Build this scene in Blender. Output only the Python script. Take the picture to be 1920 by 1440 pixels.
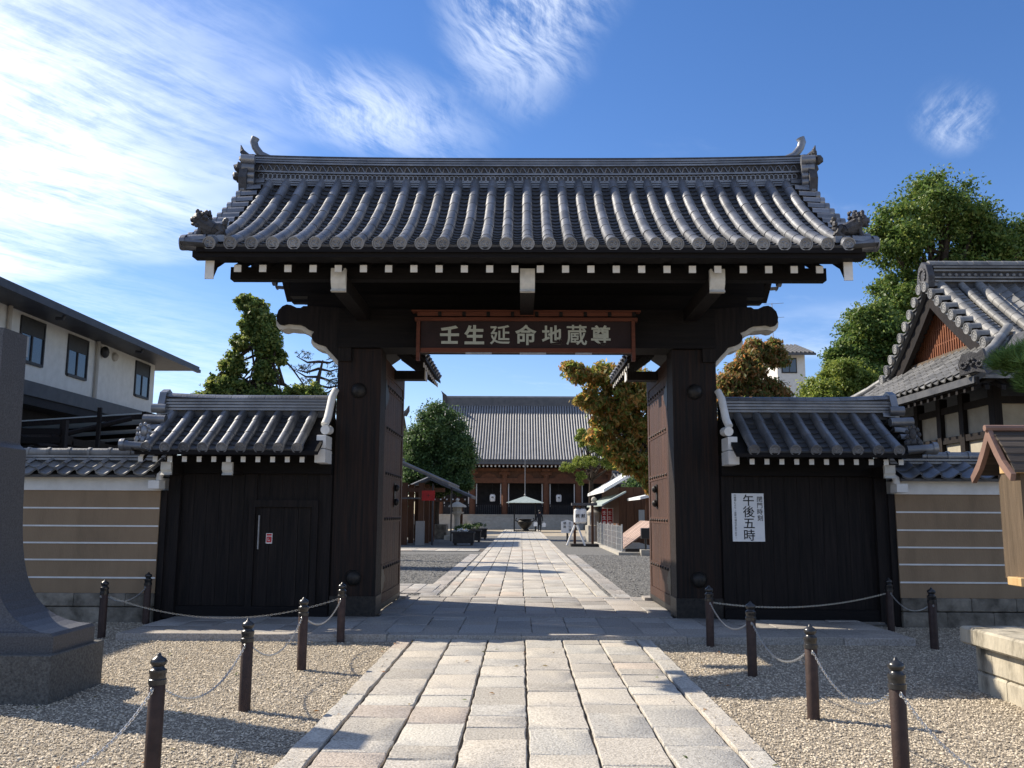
import bpy, math, random
import numpy as np
from mathutils import Vector, Matrix, Euler
random.seed(7); rng = np.random.default_rng(7)
R = math.radians
scene = bpy.context.scene
for o in list(bpy.data.objects): bpy.data.objects.remove(o)
COL = scene.collection

# ------------------------------------------------------------------ camera
cam_d = bpy.data.cameras.new('camera'); cam = bpy.data.objects.new('camera', cam_d); COL.objects.link(cam)
cam_d.sensor_width = 36.0; cam_d.lens = 36.0*1660/1920; cam_d.clip_start = 0.05; cam_d.clip_end = 2000
cam.location = (-0.07, 0, 1.55)
cam.rotation_euler = (Matrix.Rotation(R(0.63), 4, 'Z') @ Matrix.Rotation(R(90+8.3), 4, 'X') @ Matrix.Rotation(R(0.3), 4, 'Z')).to_euler()
scene.camera = cam
scene.view_settings.view_transform = 'Standard'; scene.view_settings.look = 'None'
scene.view_settings.exposure = 0.64; scene.view_settings.gamma = 1.0; scene.view_settings.use_curve_mapping = False

# ------------------------------------------------------------------ sun and sky
SUN = Vector((-1.15, 0.55, 1.0)).normalized()
sd = bpy.data.lights.new('sun', 'SUN'); sd.energy = 5.0; sd.angle = R(0.53); sd.color = (1.0, 0.905, 0.76)
so = bpy.data.objects.new('sun', sd); COL.objects.link(so); so.location = (-30, 15, 30)
so.rotation_euler = SUN.to_track_quat('Z', 'Y').to_euler()
W = bpy.data.worlds.new('World'); scene.world = W; W.use_nodes = True
nt = W.node_tree; nt.nodes.clear()
def N(t, **kw):
    n = nt.nodes.new(t)
    for k, v in kw.items(): setattr(n, k, v)
    return n
def L(a, b): nt.links.new(a, b)
def MA(op, a, b=None, c=None, clamp=False):
    n = N('ShaderNodeMath', operation=op); n.use_clamp = clamp
    for i, v in enumerate((a, b, c)):
        if v is None: continue
        if isinstance(v, (int, float)): n.inputs[i].default_value = v
        else: L(v, n.inputs[i])
    return n.outputs[0]
wo = N('ShaderNodeOutputWorld'); bg = N('ShaderNodeBackground'); bg.inputs[1].default_value = 0.1; L(bg.outputs[0], wo.inputs[0])
sky = N('ShaderNodeTexSky', sky_type='NISHITA'); sky.sun_disc = False
sky.sun_elevation = math.asin(SUN.z); sky.sun_rotation = math.atan2(SUN.x, SUN.y)
sky.altitude = 200; sky.air_density = 1.0; sky.dust_density = 0.15; sky.ozone_density = 2.0
hs = N('ShaderNodeHueSaturation'); hs.inputs['Saturation'].default_value = 1.24; hs.inputs['Value'].default_value = 1.0
tn = N('ShaderNodeMix', data_type='RGBA', blend_type='MULTIPLY'); tn.inputs[0].default_value = 1; tn.inputs[7].default_value = (1.02, 0.95, 1.1, 1)
L(sky.outputs[0], hs.inputs['Color']); L(hs.outputs[0], tn.inputs[6])
# cirrus on a high flat layer: direction -> plane coordinates (u, v) = (x/z, y/z)
tc = N('ShaderNodeTexCoord'); sx = N('ShaderNodeSeparateXYZ'); L(tc.outputs['Generated'], sx.inputs[0])
zz = MA('MAXIMUM', sx.outputs[2], 0.04)
u = MA('DIVIDE', sx.outputs[0], zz); v = MA('DIVIDE', sx.outputs[1], zz)
uv = N('ShaderNodeCombineXYZ'); L(u, uv.inputs[0]); L(v, uv.inputs[1])
def noise(vec, scale, rot=0.0, st=(1, 1, 1), detail=6, rough=0.6, dist=0.0, off=(0, 0, 0)):
    mp = N('ShaderNodeMapping', vector_type='TEXTURE'); mp.inputs['Rotation'].default_value = (0, 0, rot); mp.inputs['Scale'].default_value = st; mp.inputs['Location'].default_value = off
    L(vec, mp.inputs['Vector'])
    n = N('ShaderNodeTexNoise'); n.inputs['Scale'].default_value = scale; n.inputs['Detail'].default_value = detail
    n.inputs['Roughness'].default_value = rough; n.inputs['Distortion'].default_value = dist
    L(mp.outputs[0], n.inputs['Vector']); return n.outputs[0]
wob = noise(uv.outputs[0], 1.6, detail=3)
def patch(cu, cv, ru, rv, ang, soft=0.6):
    mp = N('ShaderNodeMapping', vector_type='TEXTURE'); mp.inputs['Location'].default_value = (cu, cv, 0)
    mp.inputs['Rotation'].default_value = (0, 0, ang); mp.inputs['Scale'].default_value = (ru, rv, 1)
    L(uv.outputs[0], mp.inputs['Vector'])
    ln = N('ShaderNodeVectorMath', operation='LENGTH'); L(mp.outputs[0], ln.inputs[0])
    d = MA('ADD', ln.outputs['Value'], MA('MULTIPLY', MA('SUBTRACT', wob, 0.5), 0.9))
    mr = N('ShaderNodeMapRange', interpolation_type='SMOOTHSTEP'); L(d, mr.inputs[0])
    mr.inputs[1].default_value = 1.0+soft*0.4; mr.inputs[2].default_value = 1.0-soft; mr.inputs[3].default_value = 0; mr.inputs[4].default_value = 1
    return mr.outputs[0]
def warp(vec, scale, amt):
    n1 = N('ShaderNodeTexNoise'); n1.inputs['Scale'].default_value = scale; n1.inputs['Detail'].default_value = 3; L(vec, n1.inputs['Vector'])
    sb = N('ShaderNodeVectorMath', operation='SUBTRACT'); L(n1.outputs['Color'], sb.inputs[0]); sb.inputs[1].default_value = (0.5, 0.5, 0.5)
    sc = N('ShaderNodeVectorMath', operation='SCALE'); L(sb.outputs[0], sc.inputs[0]); sc.inputs['Scale'].default_value = amt
    ad = N('ShaderNodeVectorMath', operation='ADD'); L(vec, ad.inputs[0]); L(sc.outputs[0], ad.inputs[1]); return ad.outputs[0]
wuv = warp(uv.outputs[0], 1.1, 0.35)
streak = noise(wuv, 3.2, rot=R(62), st=(2.2, 0.55, 1), detail=9, rough=0.68)
hair = noise(wuv, 9.0, rot=R(54), st=(3.6, 0.30, 1), detail=8, rough=0.7)
streak_v = noise(wuv, 4.5, rot=R(80), st=(2.4, 0.42, 1), detail=9, rough=0.68)
body = noise(uv.outputs[0], 1.2, rot=R(50), st=(1.4, 0.9, 1), detail=6, rough=0.6, dist=0.3)
puff = noise(wuv, 9.0, detail=8, rough=0.7)
tex = MA('ADD', MA('ADD', MA('MULTIPLY', streak, 0.30), MA('MULTIPLY', hair, 0.17)), MA('ADD', MA('MULTIPLY', puff, 0.17), MA('MULTIPLY', body, 0.36)))
texv = MA('ADD', MA('ADD', MA('MULTIPLY', streak_v, 0.46), MA('MULTIPLY', hair, 0.17)), MA('ADD', MA('MULTIPLY', puff, 0.10), MA('MULTIPLY', body, 0.27)))
def smooth(x, a, b):
    mr = N('ShaderNodeMapRange', interpolation_type='SMOOTHSTEP'); L(x, mr.inputs[0]); mr.inputs[1].default_value = a; mr.inputs[2].default_value = b
    return mr.outputs[0]
big = patch(-1.44, 2.2, 0.74, 1.4, R(22), 0.8)
big2 = patch(-2.35, 3.2, 0.75, 0.7, 0, 0.8)
vee = patch(0.02, 1.45, 0.17, 0.60, R(3), 0.95)
vee2 = patch(-0.38, 2.14, 0.34, 0.24, R(50), 1.0)
sml = patch(1.10, 2.15, 0.09, 0.24, R(-30), 0.9)
low = patch(1.75, 4.9, 0.6, 0.8, 0, 0.9)
c_big = MA('MULTIPLY', MA('MAXIMUM', big, big2), MA('ADD', MA('MULTIPLY', smooth(tex, 0.38, 0.56), 0.74), 0.26))
c_vee = MA('MULTIPLY', MA('MULTIPLY', vee, smooth(texv, 0.39, 0.56)), 0.95)
c_v2 = MA('MULTIPLY', MA('MULTIPLY', vee2, smooth(texv, 0.40, 0.60)), 0.55)
c_s = MA('MULTIPLY', MA('MULTIPLY', sml, smooth(texv, 0.42, 0.62)), 0.5)
c_l = MA('MULTIPLY', MA('MULTIPLY', low, smooth(body, 0.3, 0.7)), 0.4)
gen = MA('MULTIPLY', smooth(body, 0.55, 0.75), MA('MULTIPLY', smooth(tex, 0.45, 0.7), 0.22))
# extra cirrus added far left and overhead, as neutral fill light for the shade
fill_cirrus = MA('MAXIMUM', smooth(u, -1.2, -2.2), smooth(v, 1.1, 0.3))
fill_cirrus = MA('MULTIPLY', fill_cirrus, MA('MULTIPLY', smooth(tex, 0.36, 0.60), 0.28))
cl = c_big
for q in (c_vee, c_v2, c_s, c_l, gen, fill_cirrus): cl = MA('MAXIMUM', cl, q)
cl = MA('MULTIPLY', cl, smooth(sx.outputs[2], 0.02, 0.14), clamp=True)
mx = N('ShaderNodeMix', data_type='RGBA'); L(MA('MULTIPLY', cl, 0.93), mx.inputs[0]); L(tn.outputs[2], mx.inputs[6]); mx.inputs[7].default_value = (9.0, 9.6, 10.4, 1)
L(mx.outputs[2], bg.inputs[0])

# ------------------------------------------------------------------ helpers
def mat(name, c1, c2=None, scale=8.0, rough=0.8, bump=0.0, bscale=None, st=(1, 1, 1), rand=0.0, island=False, spec=0.3,
        metal=0.0, detail=5, c3=None, contrast=(0.3, 0.7), transl=0.0, vor=False, tints=None):
    m = bpy.data.materials.new(name); m.use_nodes = True; t = m.node_tree; t.nodes.clear()
    def n(ty, **kw):
        x = t.nodes.new(ty)
        for k, v in kw.items(): setattr(x, k, v)
        return x
    out = n('ShaderNodeOutputMaterial'); b = n('ShaderNodeBsdfPrincipled')
    b.inputs['Roughness'].default_value = rough; b.inputs['Metallic'].default_value = metal
    b.inputs['Specular IOR Level'].default_value = spec
    g = n('ShaderNodeNewGeometry'); mp = n('ShaderNodeMapping'); mp.inputs['Scale'].default_value = st
    t.links.new(g.outputs['Position'], mp.inputs[0])
    nz = n('ShaderNodeTexNoise'); nz.inputs['Scale'].default_value = scale; nz.inputs['Detail'].default_value = detail; nz.inputs['Roughness'].default_value = 0.6
    t.links.new(mp.outputs[0], nz.inputs['Vector'])
    cr = n('ShaderNodeValToRGB'); e = cr.color_ramp.elements
    e[0].position, e[1].position = contrast
    e[0].color = (*c1, 1); e[1].color = (*(c2 or c1), 1)
    if c3:
        k = cr.color_ramp.elements.new(sum(contrast)/2); k.color = (*c3, 1)
    src = nz.outputs[0]
    if island: src = g.outputs['Random Per Island']
    t.links.new(src, cr.inputs[0]); col = cr.outputs[0]
    if island and transl >= 0:
        pass
    if tints:      # per-object tint
        oi = n('ShaderNodeObjectInfo'); tr = n('ShaderNodeValToRGB'); tr.color_ramp.interpolation = 'CONSTANT'
        el = tr.color_ramp.elements
        for i, c in enumerate(tints):
            q = el[i] if i < 2 else el.new(i/len(tints))
            q.position = i/len(tints); q.color = (*c, 1)
        t.links.new(oi.outputs['Random'], tr.inputs[0])
        mm = n('ShaderNodeMix', data_type='RGBA', blend_type='MULTIPLY'); mm.inputs[0].default_value = 1
        t.links.new(col, mm.inputs[6]); t.links.new(tr.outputs[0], mm.inputs[7]); col = mm.outputs[2]
    if rand > 0:
        oi = n('ShaderNodeObjectInfo'); mr = n('ShaderNodeMapRange'); mr.inputs[3].default_value = 1-rand; mr.inputs[4].default_value = 1+rand
        t.links.new(oi.outputs['Random'], mr.inputs[0])
        mm = n('ShaderNodeVectorMath', operation='SCALE'); t.links.new(col, mm.inputs[0]); t.links.new(mr.outputs[0], mm.inputs['Scale']); col = mm.outputs[0]
    t.links.new(col, b.inputs['Base Color'])
    if bump > 0:
        bn = n('ShaderNodeTexNoise'); bn.inputs['Scale'].default_value = bscale or scale*3; bn.inputs['Detail'].default_value = 6
        t.links.new(mp.outputs[0], bn.inputs['Vector'])
        bp = n('ShaderNodeBump'); bp.inputs['Strength'].default_value = bump; bp.inputs['Distance'].default_value = 0.02
        t.links.new(bn.outputs[0], bp.inputs['Height']); t.links.new(bp.outputs[0], b.inputs['Normal'])
    if transl > 0:
        tl = n('ShaderNodeBsdfTranslucent'); t.links.new(col, tl.inputs[0]); ms = n('ShaderNodeMixShader'); ms.inputs[0].default_value = transl
        t.links.new(b.outputs[0], ms.inputs[1]); t.links.new(tl.outputs[0], ms.inputs[2]); t.links.new(ms.outputs[0], out.inputs[0])
    else: t.links.new(b.outputs[0], out.inputs[0])
    return m

M = {}
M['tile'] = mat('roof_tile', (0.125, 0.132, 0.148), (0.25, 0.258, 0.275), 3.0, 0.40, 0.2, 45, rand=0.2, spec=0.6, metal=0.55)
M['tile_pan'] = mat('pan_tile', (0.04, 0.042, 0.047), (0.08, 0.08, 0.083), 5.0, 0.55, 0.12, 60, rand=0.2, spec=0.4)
M['tile_old'] = mat('weathered_tile', (0.11, 0.11, 0.11), (0.28, 0.275, 0.26), 2.5, 0.5, 0.2, 40, rand=0.2, spec=0.4)
M['tile_far'] = mat('grey_tile', (0.17, 0.17, 0.175), (0.26, 0.26, 0.265), 1.2, 0.5, 0, spec=0.5)
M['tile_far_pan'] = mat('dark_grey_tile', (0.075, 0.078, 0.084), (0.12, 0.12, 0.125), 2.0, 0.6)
M['orn'] = mat('ornament_tile', (0.03, 0.03, 0.034), (0.075, 0.075, 0.08), 12, 0.55, 0.4, 50)
M['wood'] = mat('black_timber', (0.0048, 0.0043, 0.0047), (0.020, 0.0150, 0.0135), 3.0, 0.7, 0.35, 18, st=(9, 9, 0.5), spec=0.2, rand=0.1)
M['wood_h'] = mat('black_timber_beam', (0.0045, 0.0042, 0.005), (0.011, 0.009, 0.009), 3.0, 0.75, 0.3, 18, st=(0.5, 9, 9), spec=0.2)
M['wood_red'] = mat('worn_timber', (0.005, 0.004, 0.0042), (0.030, 0.0145, 0.009), 2.2, 0.65, 0.5, 14, st=(14, 14, 0.45), spec=0.25, contrast=(0.38, 0.72), rand=0.12)
M['door_wood'] = mat('door_timber', (0.028, 0.0125, 0.008), (0.098, 0.042, 0.023), 2.4, 0.6, 0.35, 16, st=(16, 16, 0.5), spec=0.3, rand=0.18)
M['white'] = mat('white_paint', (0.66, 0.65, 0.62), (0.8, 0.79, 0.76), 6, 0.75, 0.05)
M['white_old'] = mat('aged_white_paint', (0.50, 0.49, 0.45), (0.68, 0.66, 0.60), 9, 0.8, 0.1)
M['plaster'] = mat('ochre_plaster', (0.205, 0.145, 0.092), (0.315, 0.225, 0.142), 2.0, 0.92, 0.25, 40, st=(1.6, 1.6, 0.5), detail=8, contrast=(0.25, 0.75), c3=(0.275, 0.195, 0.123))
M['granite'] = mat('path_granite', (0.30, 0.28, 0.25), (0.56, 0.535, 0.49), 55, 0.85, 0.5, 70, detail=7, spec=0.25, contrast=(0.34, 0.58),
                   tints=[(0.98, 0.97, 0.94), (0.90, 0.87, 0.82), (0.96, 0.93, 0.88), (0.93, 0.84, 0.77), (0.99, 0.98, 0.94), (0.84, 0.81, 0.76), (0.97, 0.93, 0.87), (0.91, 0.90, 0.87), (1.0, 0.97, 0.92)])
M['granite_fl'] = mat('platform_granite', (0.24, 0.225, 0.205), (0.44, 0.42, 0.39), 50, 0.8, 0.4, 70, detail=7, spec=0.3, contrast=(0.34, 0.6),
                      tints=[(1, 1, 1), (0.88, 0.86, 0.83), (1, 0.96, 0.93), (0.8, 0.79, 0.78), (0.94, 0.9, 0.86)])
M['joint'] = mat('path_joint_soil', (0.075, 0.062, 0.05), (0.14, 0.12, 0.10), 30, 0.95, 0.5, 80)
M['gravel'] = mat('gravel_bed', (0.20, 0.165, 0.125), (0.44, 0.38, 0.29), 70, 0.95, 0.9, 90, detail=3)
M['stone_chip'] = mat('gravel_stone', (0.20, 0.165, 0.122), (0.70, 0.60, 0.455), 10, 0.85, 0, island=True, contrast=(0.0, 1.0), c3=(0.44, 0.375, 0.28))
M['gravel_grey'] = mat('grey_gravel', (0.09, 0.089, 0.085), (0.22, 0.215, 0.20), 45, 0.95, 0.9, 60, detail=4)
M['chip_grey'] = mat('grey_gravel_stone', (0.075, 0.075, 0.073), (0.27, 0.262, 0.245), 10, 0.85, 0, island=True, contrast=(0.0, 1.0))
M['earth'] = mat('sandy_ground', (0.30, 0.25, 0.18), (0.40, 0.345, 0.26), 2, 0.95, 0.3, 30)
M['base_stone'] = mat('wall_base_stone', (0.10, 0.088, 0.07), (0.30, 0.265, 0.215), 4, 0.9, 0.7, 22, rand=0.22, detail=9, contrast=(0.35, 0.65))
M['plinth'] = mat('weathered_pale_stone', (0.11, 0.098, 0.075), (0.50, 0.45, 0.35), 4.5, 0.92, 0.7, 22, st=(1, 1, 0.4), detail=9, c3=(0.40, 0.36, 0.28), contrast=(0.33, 0.68), rand=0.1)
M['mon'] = mat('dark_polished_granite', (0.03, 0.03, 0.034), (0.10, 0.10, 0.106), 70, 0.5, 0.1, 90, spec=0.5)
M['mon_base'] = mat('rough_dark_granite', (0.05, 0.048, 0.045), (0.15, 0.145, 0.132), 55, 0.8, 0.3, 80)
M['pole'] = mat('brown_painted_pole', (0.032, 0.019, 0.016), (0.062, 0.037, 0.03), 14, 0.6, 0.1, 60, rand=0.15)
M['black'] = mat('black_gloss_paint', (0.012, 0.012, 0.013), (0.02, 0.02, 0.021), 20, 0.3, 0, spec=0.6)
M['chain'] = mat('galvanised_chain', (0.42, 0.42, 0.41), (0.62, 0.62, 0.6), 40, 0.38, 0, metal=0.9)
M['iron'] = mat('dark_iron', (0.02, 0.02, 0.02), (0.045, 0.04, 0.036), 20, 0.5, 0.2, 60, metal=0.5)
M['silver'] = mat('grey_metal', (0.22, 0.22, 0.22), (0.36, 0.36, 0.36), 20, 0.55, 0, metal=0.5)
M['red_wood'] = mat('red_brown_timber', (0.075, 0.022, 0.012), (0.14, 0.042, 0.022), 3, 0.65, 0.3, 20, st=(0.6, 8, 8), spec=0.3)
M['board_face'] = mat('maroon_board', (0.016, 0.008, 0.009), (0.026, 0.013, 0.013), 4, 0.7, 0.15, 40)
M['letters'] = mat('pale_lettering', (0.36, 0.38, 0.33), (0.45, 0.47, 0.41), 20, 0.7)
M['ink'] = mat('black_ink', (0.01, 0.01, 0.012), None, 8, 0.7)
M['paper'] = mat('white_sheet', (0.74, 0.75, 0.75), (0.8, 0.81, 0.8), 6, 0.6)
M['red_paper'] = mat('red_print', (0.5, 0.05, 0.05), None, 5, 0.6)
M['stucco'] = mat('white_stucco', (0.60, 0.58, 0.53), (0.70, 0.68, 0.63), 4, 0.9, 0.12, 60)
M['soffit'] = mat('soffit_board', (0.40, 0.36, 0.31), (0.48, 0.44, 0.38), 2, 0.85)
M['eave_metal'] = mat('dark_roof_metal', (0.035, 0.035, 0.04), (0.06, 0.06, 0.065), 3, 0.5)
M['glass'] = mat('window_glass', (0.02, 0.03, 0.045), (0.035, 0.05, 0.07), 2, 0.06, 0, spec=0.9)
M['curtain'] = mat('pale_curtain', (0.35, 0.37, 0.38), (0.5, 0.52, 0.52), 6, 0.9, st=(12, 12, 0.5))
M['frame_dk'] = mat('dark_window_frame', (0.02, 0.02, 0.022), (0.035, 0.035, 0.035), 8, 0.5)
M['carport'] = mat('milky_sheet', (0.45, 0.5, 0.5), (0.58, 0.62, 0.62), 3, 0.35, 0, transl=0.35)
M['hall_red'] = mat('vermilion_brown_timber', (0.10, 0.042, 0.022), (0.15, 0.062, 0.032), 3, 0.75, 0.1)
M['stall_wood'] = mat('brown_timber', (0.075, 0.034, 0.018), (0.13, 0.06, 0.032), 3, 0.7, 0.2, 14, st=(8, 8, 0.6), rand=0.1)
M['dark_in'] = mat('dark_boards', (0.012, 0.011, 0.012), (0.025, 0.022, 0.022), 3, 0.8)
M['step'] = mat('pale_step_stone', (0.34, 0.315, 0.265), (0.46, 0.43, 0.37), 3, 0.9, 0.2)
M['pale_wood'] = mat('pale_new_timber', (0.42, 0.27, 0.12), (0.55, 0.37, 0.18), 2.5, 0.65, 0.2, 18, st=(8, 8, 0.6))
M['grey_wood'] = mat('weathered_timber', (0.075, 0.054, 0.035), (0.145, 0.105, 0.07), 2.5, 0.75, 0.35, 18, st=(9, 9, 0.6))
M['barge_pink'] = mat('pinkish_barge_timber', (0.155, 0.095, 0.075), (0.235, 0.145, 0.115), 3, 0.7, 0.2, 20)
M['roof_plank'] = mat('brown_roof_plank', (0.045, 0.036, 0.029), (0.085, 0.068, 0.054), 3, 0.7, 0.3, 20, st=(0.6, 8, 8), rand=0.2)
M['lattice'] = mat('orange_lattice_timber', (0.13, 0.045, 0.02), (0.22, 0.08, 0.035), 3, 0.7)
M['cream'] = mat('cream_plaster', (0.30, 0.27, 0.21), (0.40, 0.365, 0.285), 4, 0.9, 0.1)
M['bark'] = mat('bark', (0.035, 0.026, 0.02), (0.09, 0.07, 0.055), 6, 0.95, 0.7, 20, st=(3, 3, 0.6))
M['banner'] = mat('red_banner_cloth', (0.25, 0.014, 0.014), (0.33, 0.024, 0.02), 5, 0.8)
M['lantern'] = mat('paper_lantern', (0.72, 0.71, 0.68), (0.8, 0.79, 0.76), 5, 0.7)
M['canopy'] = mat('pale_green_copper', (0.26, 0.31, 0.29), (0.36, 0.41, 0.38), 4, 0.5)
M['white_roof'] = mat('white_sheet_roof', (0.66, 0.66, 0.64), (0.76, 0.76, 0.74), 2, 0.6)
M['mesh_fence'] = mat('galvanised_fence', (0.42, 0.42, 0.40), (0.54, 0.54, 0.52), 10, 0.5, metal=0.4)
M['plank_pink'] = mat('pinkish_board', (0.32, 0.225, 0.18), (0.42, 0.305, 0.25), 3, 0.8, 0.1, rand=0.2)
M['planter'] = mat('dark_planter_box', (0.022, 0.019, 0.018), (0.05, 0.042, 0.036), 6, 0.7)
M['cloth_black'] = mat('black_clothing', (0.012, 0.012, 0.014), (0.024, 0.024, 0.027), 10, 0.85)
M['skin'] = mat('skin', (0.46, 0.29, 0.21), None, 8, 0.6)
M['hair'] = mat('black_hair', (0.010, 0.009, 0.009), None, 8, 0.5)
def leafmat(name, cols, tr=0.42, rough=0.5):
    k = [cols[0], cols[-1]]
    m = mat(name, cols[0], cols[-1], 8, rough, 0, island=True, contrast=(0.0, 1.0), transl=tr, spec=0.35)
    ramp = [x for x in m.node_tree.nodes if x.type == 'VALTORGB'][0].color_ramp
    for i, c in enumerate(cols[1:-1]):
        q = ramp.elements.new((i+1)/(len(cols)-1)); q.color = (*c, 1)
    return m
M['lf_camphor'] = leafmat('camphor_leaves', [(0.056, 0.104, 0.023), (0.095, 0.166, 0.034), (0.161, 0.237, 0.052), (0.265, 0.303, 0.076)])
M['lf_dark'] = leafmat('dark_evergreen_leaves', [(0.034, 0.068, 0.023), (0.065, 0.117, 0.038), (0.104, 0.17, 0.052), (0.151, 0.227, 0.076)])
M['lf_yellow'] = leafmat('yellow_green_leaves', [(0.104, 0.161, 0.027), (0.189, 0.255, 0.041), (0.283, 0.34, 0.066), (0.378, 0.398, 0.095)])
M['lf_ivy'] = leafmat('ivy_leaves', [(0.065, 0.11, 0.03), (0.131, 0.195, 0.048), (0.24, 0.305, 0.076), (0.434, 0.434, 0.12)], 0.55)
M['lf_cherry'] = leafmat('autumn_cherry_leaves', [(0.25, 0.312, 0.062), (0.145, 0.206, 0.044), (0.242, 0.268, 0.061), (0.413, 0.29, 0.071), (0.557, 0.23, 0.061), (0.6, 0.413, 0.133), (0.217, 0.217, 0.071)], 0.6)
M['lf_cherry_br'] = leafmat('brown_cherry_leaves', [(0.195, 0.255, 0.06), (0.117, 0.164, 0.043), (0.209, 0.209, 0.059), (0.325, 0.198, 0.069), (0.443, 0.174, 0.059), (0.465, 0.302, 0.128), (0.14, 0.164, 0.059)], 0.6)
M['lf_pine'] = leafmat('pine_needles', [(0.066, 0.133, 0.034), (0.113, 0.209, 0.048), (0.189, 0.283, 0.076)], 0.25)
M['lf_pine_dark'] = leafmat('dark_pine_needles', [(0.031, 0.046, 0.025), (0.062, 0.085, 0.039)], 0.2)

class MB:
    def __init__(s): s.v = []; s.f = []; s.m = []; s.cur = 0
    def add(s, vs, fs, T=None):
        b = len(s.v)
        if T is not None: vs = [T @ Vector(q) for q in vs]
        s.v += [tuple(q) for q in vs]; s.f += [tuple(i+b for i in f) for f in fs]; s.m += [s.cur]*len(fs); return s
    def box(s, x0, x1, y0, y1, z0, z1, T=None, bev=0.0):
        if bev <= 0:
            v = [(x, y, z) for z in (z0, z1) for x, y in ((x0, y0), (x1, y0), (x1, y1), (x0, y1))]
            return s.add(v, [(3, 2, 1, 0), (4, 5, 6, 7), (0, 1, 5, 4), (1, 2, 6, 5), (2, 3, 7, 6), (3, 0, 4, 7)], T)
        e = bev
        def ring(d, z): return [(x0+d, y0+d, z), (x1-d, y0+d, z), (x1-d, y1-d, z), (x0+d, y1-d, z)]
        v = ring(e, z0)+ring(0, z0+e)+ring(0, z1-e)+ring(e, z1)
        f = [(3, 2, 1, 0), (12, 13, 14, 15)]
        for k in range(3):
            for i in range(4): f.append((4*k+i, 4*k+(i+1) % 4, 4*k+4+(i+1) % 4, 4*k+4+i))
        return s.add(v, f, T)
    def cyl(s, p0, p1, r0, r1=None, n=10, caps=True, T=None):
        r1 = r0 if r1 is None else r1
        p0 = Vector(p0); p1 = Vector(p1); d = (p1-p0).normalized(); a = d.orthogonal().normalized(); b = d.cross(a)
        v = []
        for p, r in ((p0, r0), (p1, r1)):
            for i in range(n): t = 2*math.pi*i/n; v.append(p+(a*math.cos(t)+b*math.sin(t))*r)
        f = [(i, (i+1) % n, n+(i+1) % n, n+i) for i in range(n)]
        if caps: f += [tuple(range(n-1, -1, -1)), tuple(range(n, 2*n))]
        return s.add(v, f, T)
    def tube(s, pts, rs, n=8, caps=True, T=None):
        pts = [Vector(p) for p in pts]
        if isinstance(rs, (int, float)): rs = [rs]*len(pts)
        v = []; up = None
        for k, p in enumerate(pts):
            d = (pts[min(k+1, len(pts)-1)]-pts[max(k-1, 0)]).normalized()
            if up is None: up = d.orthogonal().normalized()
            a = (up-d*up.dot(d)).normalized(); up = a; b = d.cross(a)
            for i in range(n): t = 2*math.pi*i/n; v.append(p+(a*math.cos(t)+b*math.sin(t))*rs[k])
        f = []
        for k in range(len(pts)-1):
            for i in range(n): f.append((k*n+i, k*n+(i+1) % n, (k+1)*n+(i+1) % n, (k+1)*n+i))
        if caps: f += [tuple(range(n-1, -1, -1)), tuple(range(len(v)-n, len(v)))]
        return s.add(v, f, T)
    def lathe(s, prof, n=14, T=None):
        v = []; f = []
        for r, z in prof:
            for i in range(n): t = 2*math.pi*i/n; v.append((r*math.cos(t), r*math.sin(t), z))
        for k in range(len(prof)-1):
            for i in range(n): f.append((k*n+i, k*n+(i+1) % n, (k+1)*n+(i+1) % n, (k+1)*n+i))
        f += [tuple(range(n-1, -1, -1)), tuple(range(len(v)-n, len(v)))]
        return s.add(v, f, T)
    def prism(s, poly, d0, d1, axis='Y', T=None, side_mat=None):
        n = len(poly)
        if axis == 'Y': v = [(a, d0, b) for a, b in poly]+[(a, d1, b) for a, b in poly]
        elif axis == 'X': v = [(d0, a, b) for a, b in poly]+[(d1, a, b) for a, b in poly]
        else: v = [(a, b, d0) for a, b in poly]+[(a, b, d1) for a, b in poly]
        b0 = len(s.f)
        s.add(v, [tuple(range(n)), tuple(range(2*n-1, n-1, -1))], T)
        keep = s.cur
        if side_mat is not None: s.cur = side_mat
        base = len(s.v)-2*n
        s.f += [tuple(base+i for i in (k, n+k, n+(k+1) % n, (k+1) % n)) for k in range(n)]; s.m += [s.cur]*n
        s.cur = keep
        return s
    def blob(s, c, r, T=None, n=8, m=6, jit=0.0):
        rx, ry, rz = (r, r, r) if isinstance(r, (int, float)) else r
        v = []; f = []
        for j in range(1, m):
            ph = math.pi*j/m
            for i in range(n):
                t = 2*math.pi*i/n; k = 1+random.uniform(-jit, jit)
                v.append((c[0]+rx*k*math.sin(ph)*math.cos(t), c[1]+ry*k*math.sin(ph)*math.sin(t), c[2]+rz*k*math.cos(ph)))
        v += [(c[0], c[1], c[2]+rz), (c[0], c[1], c[2]-rz)]; a, b = len(v)-2, len(v)-1
        for j in range(m-2):
            for i in range(n): f.append((j*n+i, (j+1)*n+i, (j+1)*n+(i+1) % n, j*n+(i+1) % n))
        for i in range(n): f.append((a, i, (i+1) % n)); f.append((b, (m-2)*n+(i+1) % n, (m-2)*n+i))
        return s.add(v, f, T)
    def mesh(s, name, mats, smooth=False):
        me = bpy.data.meshes.new(name); me.from_pydata(s.v, [], s.f)
        mats = mats if isinstance(mats, (list, tuple)) else [mats]
        for m in mats: me.materials.append(M[m] if isinstance(m, str) else m)
        if len(mats) > 1: me.polygons.foreach_set('material_index', s.m)
        import bmesh
        bm = bmesh.new(); bm.from_mesh(me); bmesh.ops.recalc_face_normals(bm, faces=bm.faces); bm.to_mesh(me); bm.free()
        if smooth:
            me.polygons.foreach_set('use_smooth', [True]*len(me.polygons))
            try: me.set_sharp_from_angle(angle=R(40))
            except Exception: pass
        me.update(); return me
    def build(s, name, mats, parent=None, smooth=False, loc=None):
        o = inst(name, s.mesh(name, mats, smooth), parent)
        if loc is not None: o.location = loc
        return o
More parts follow.
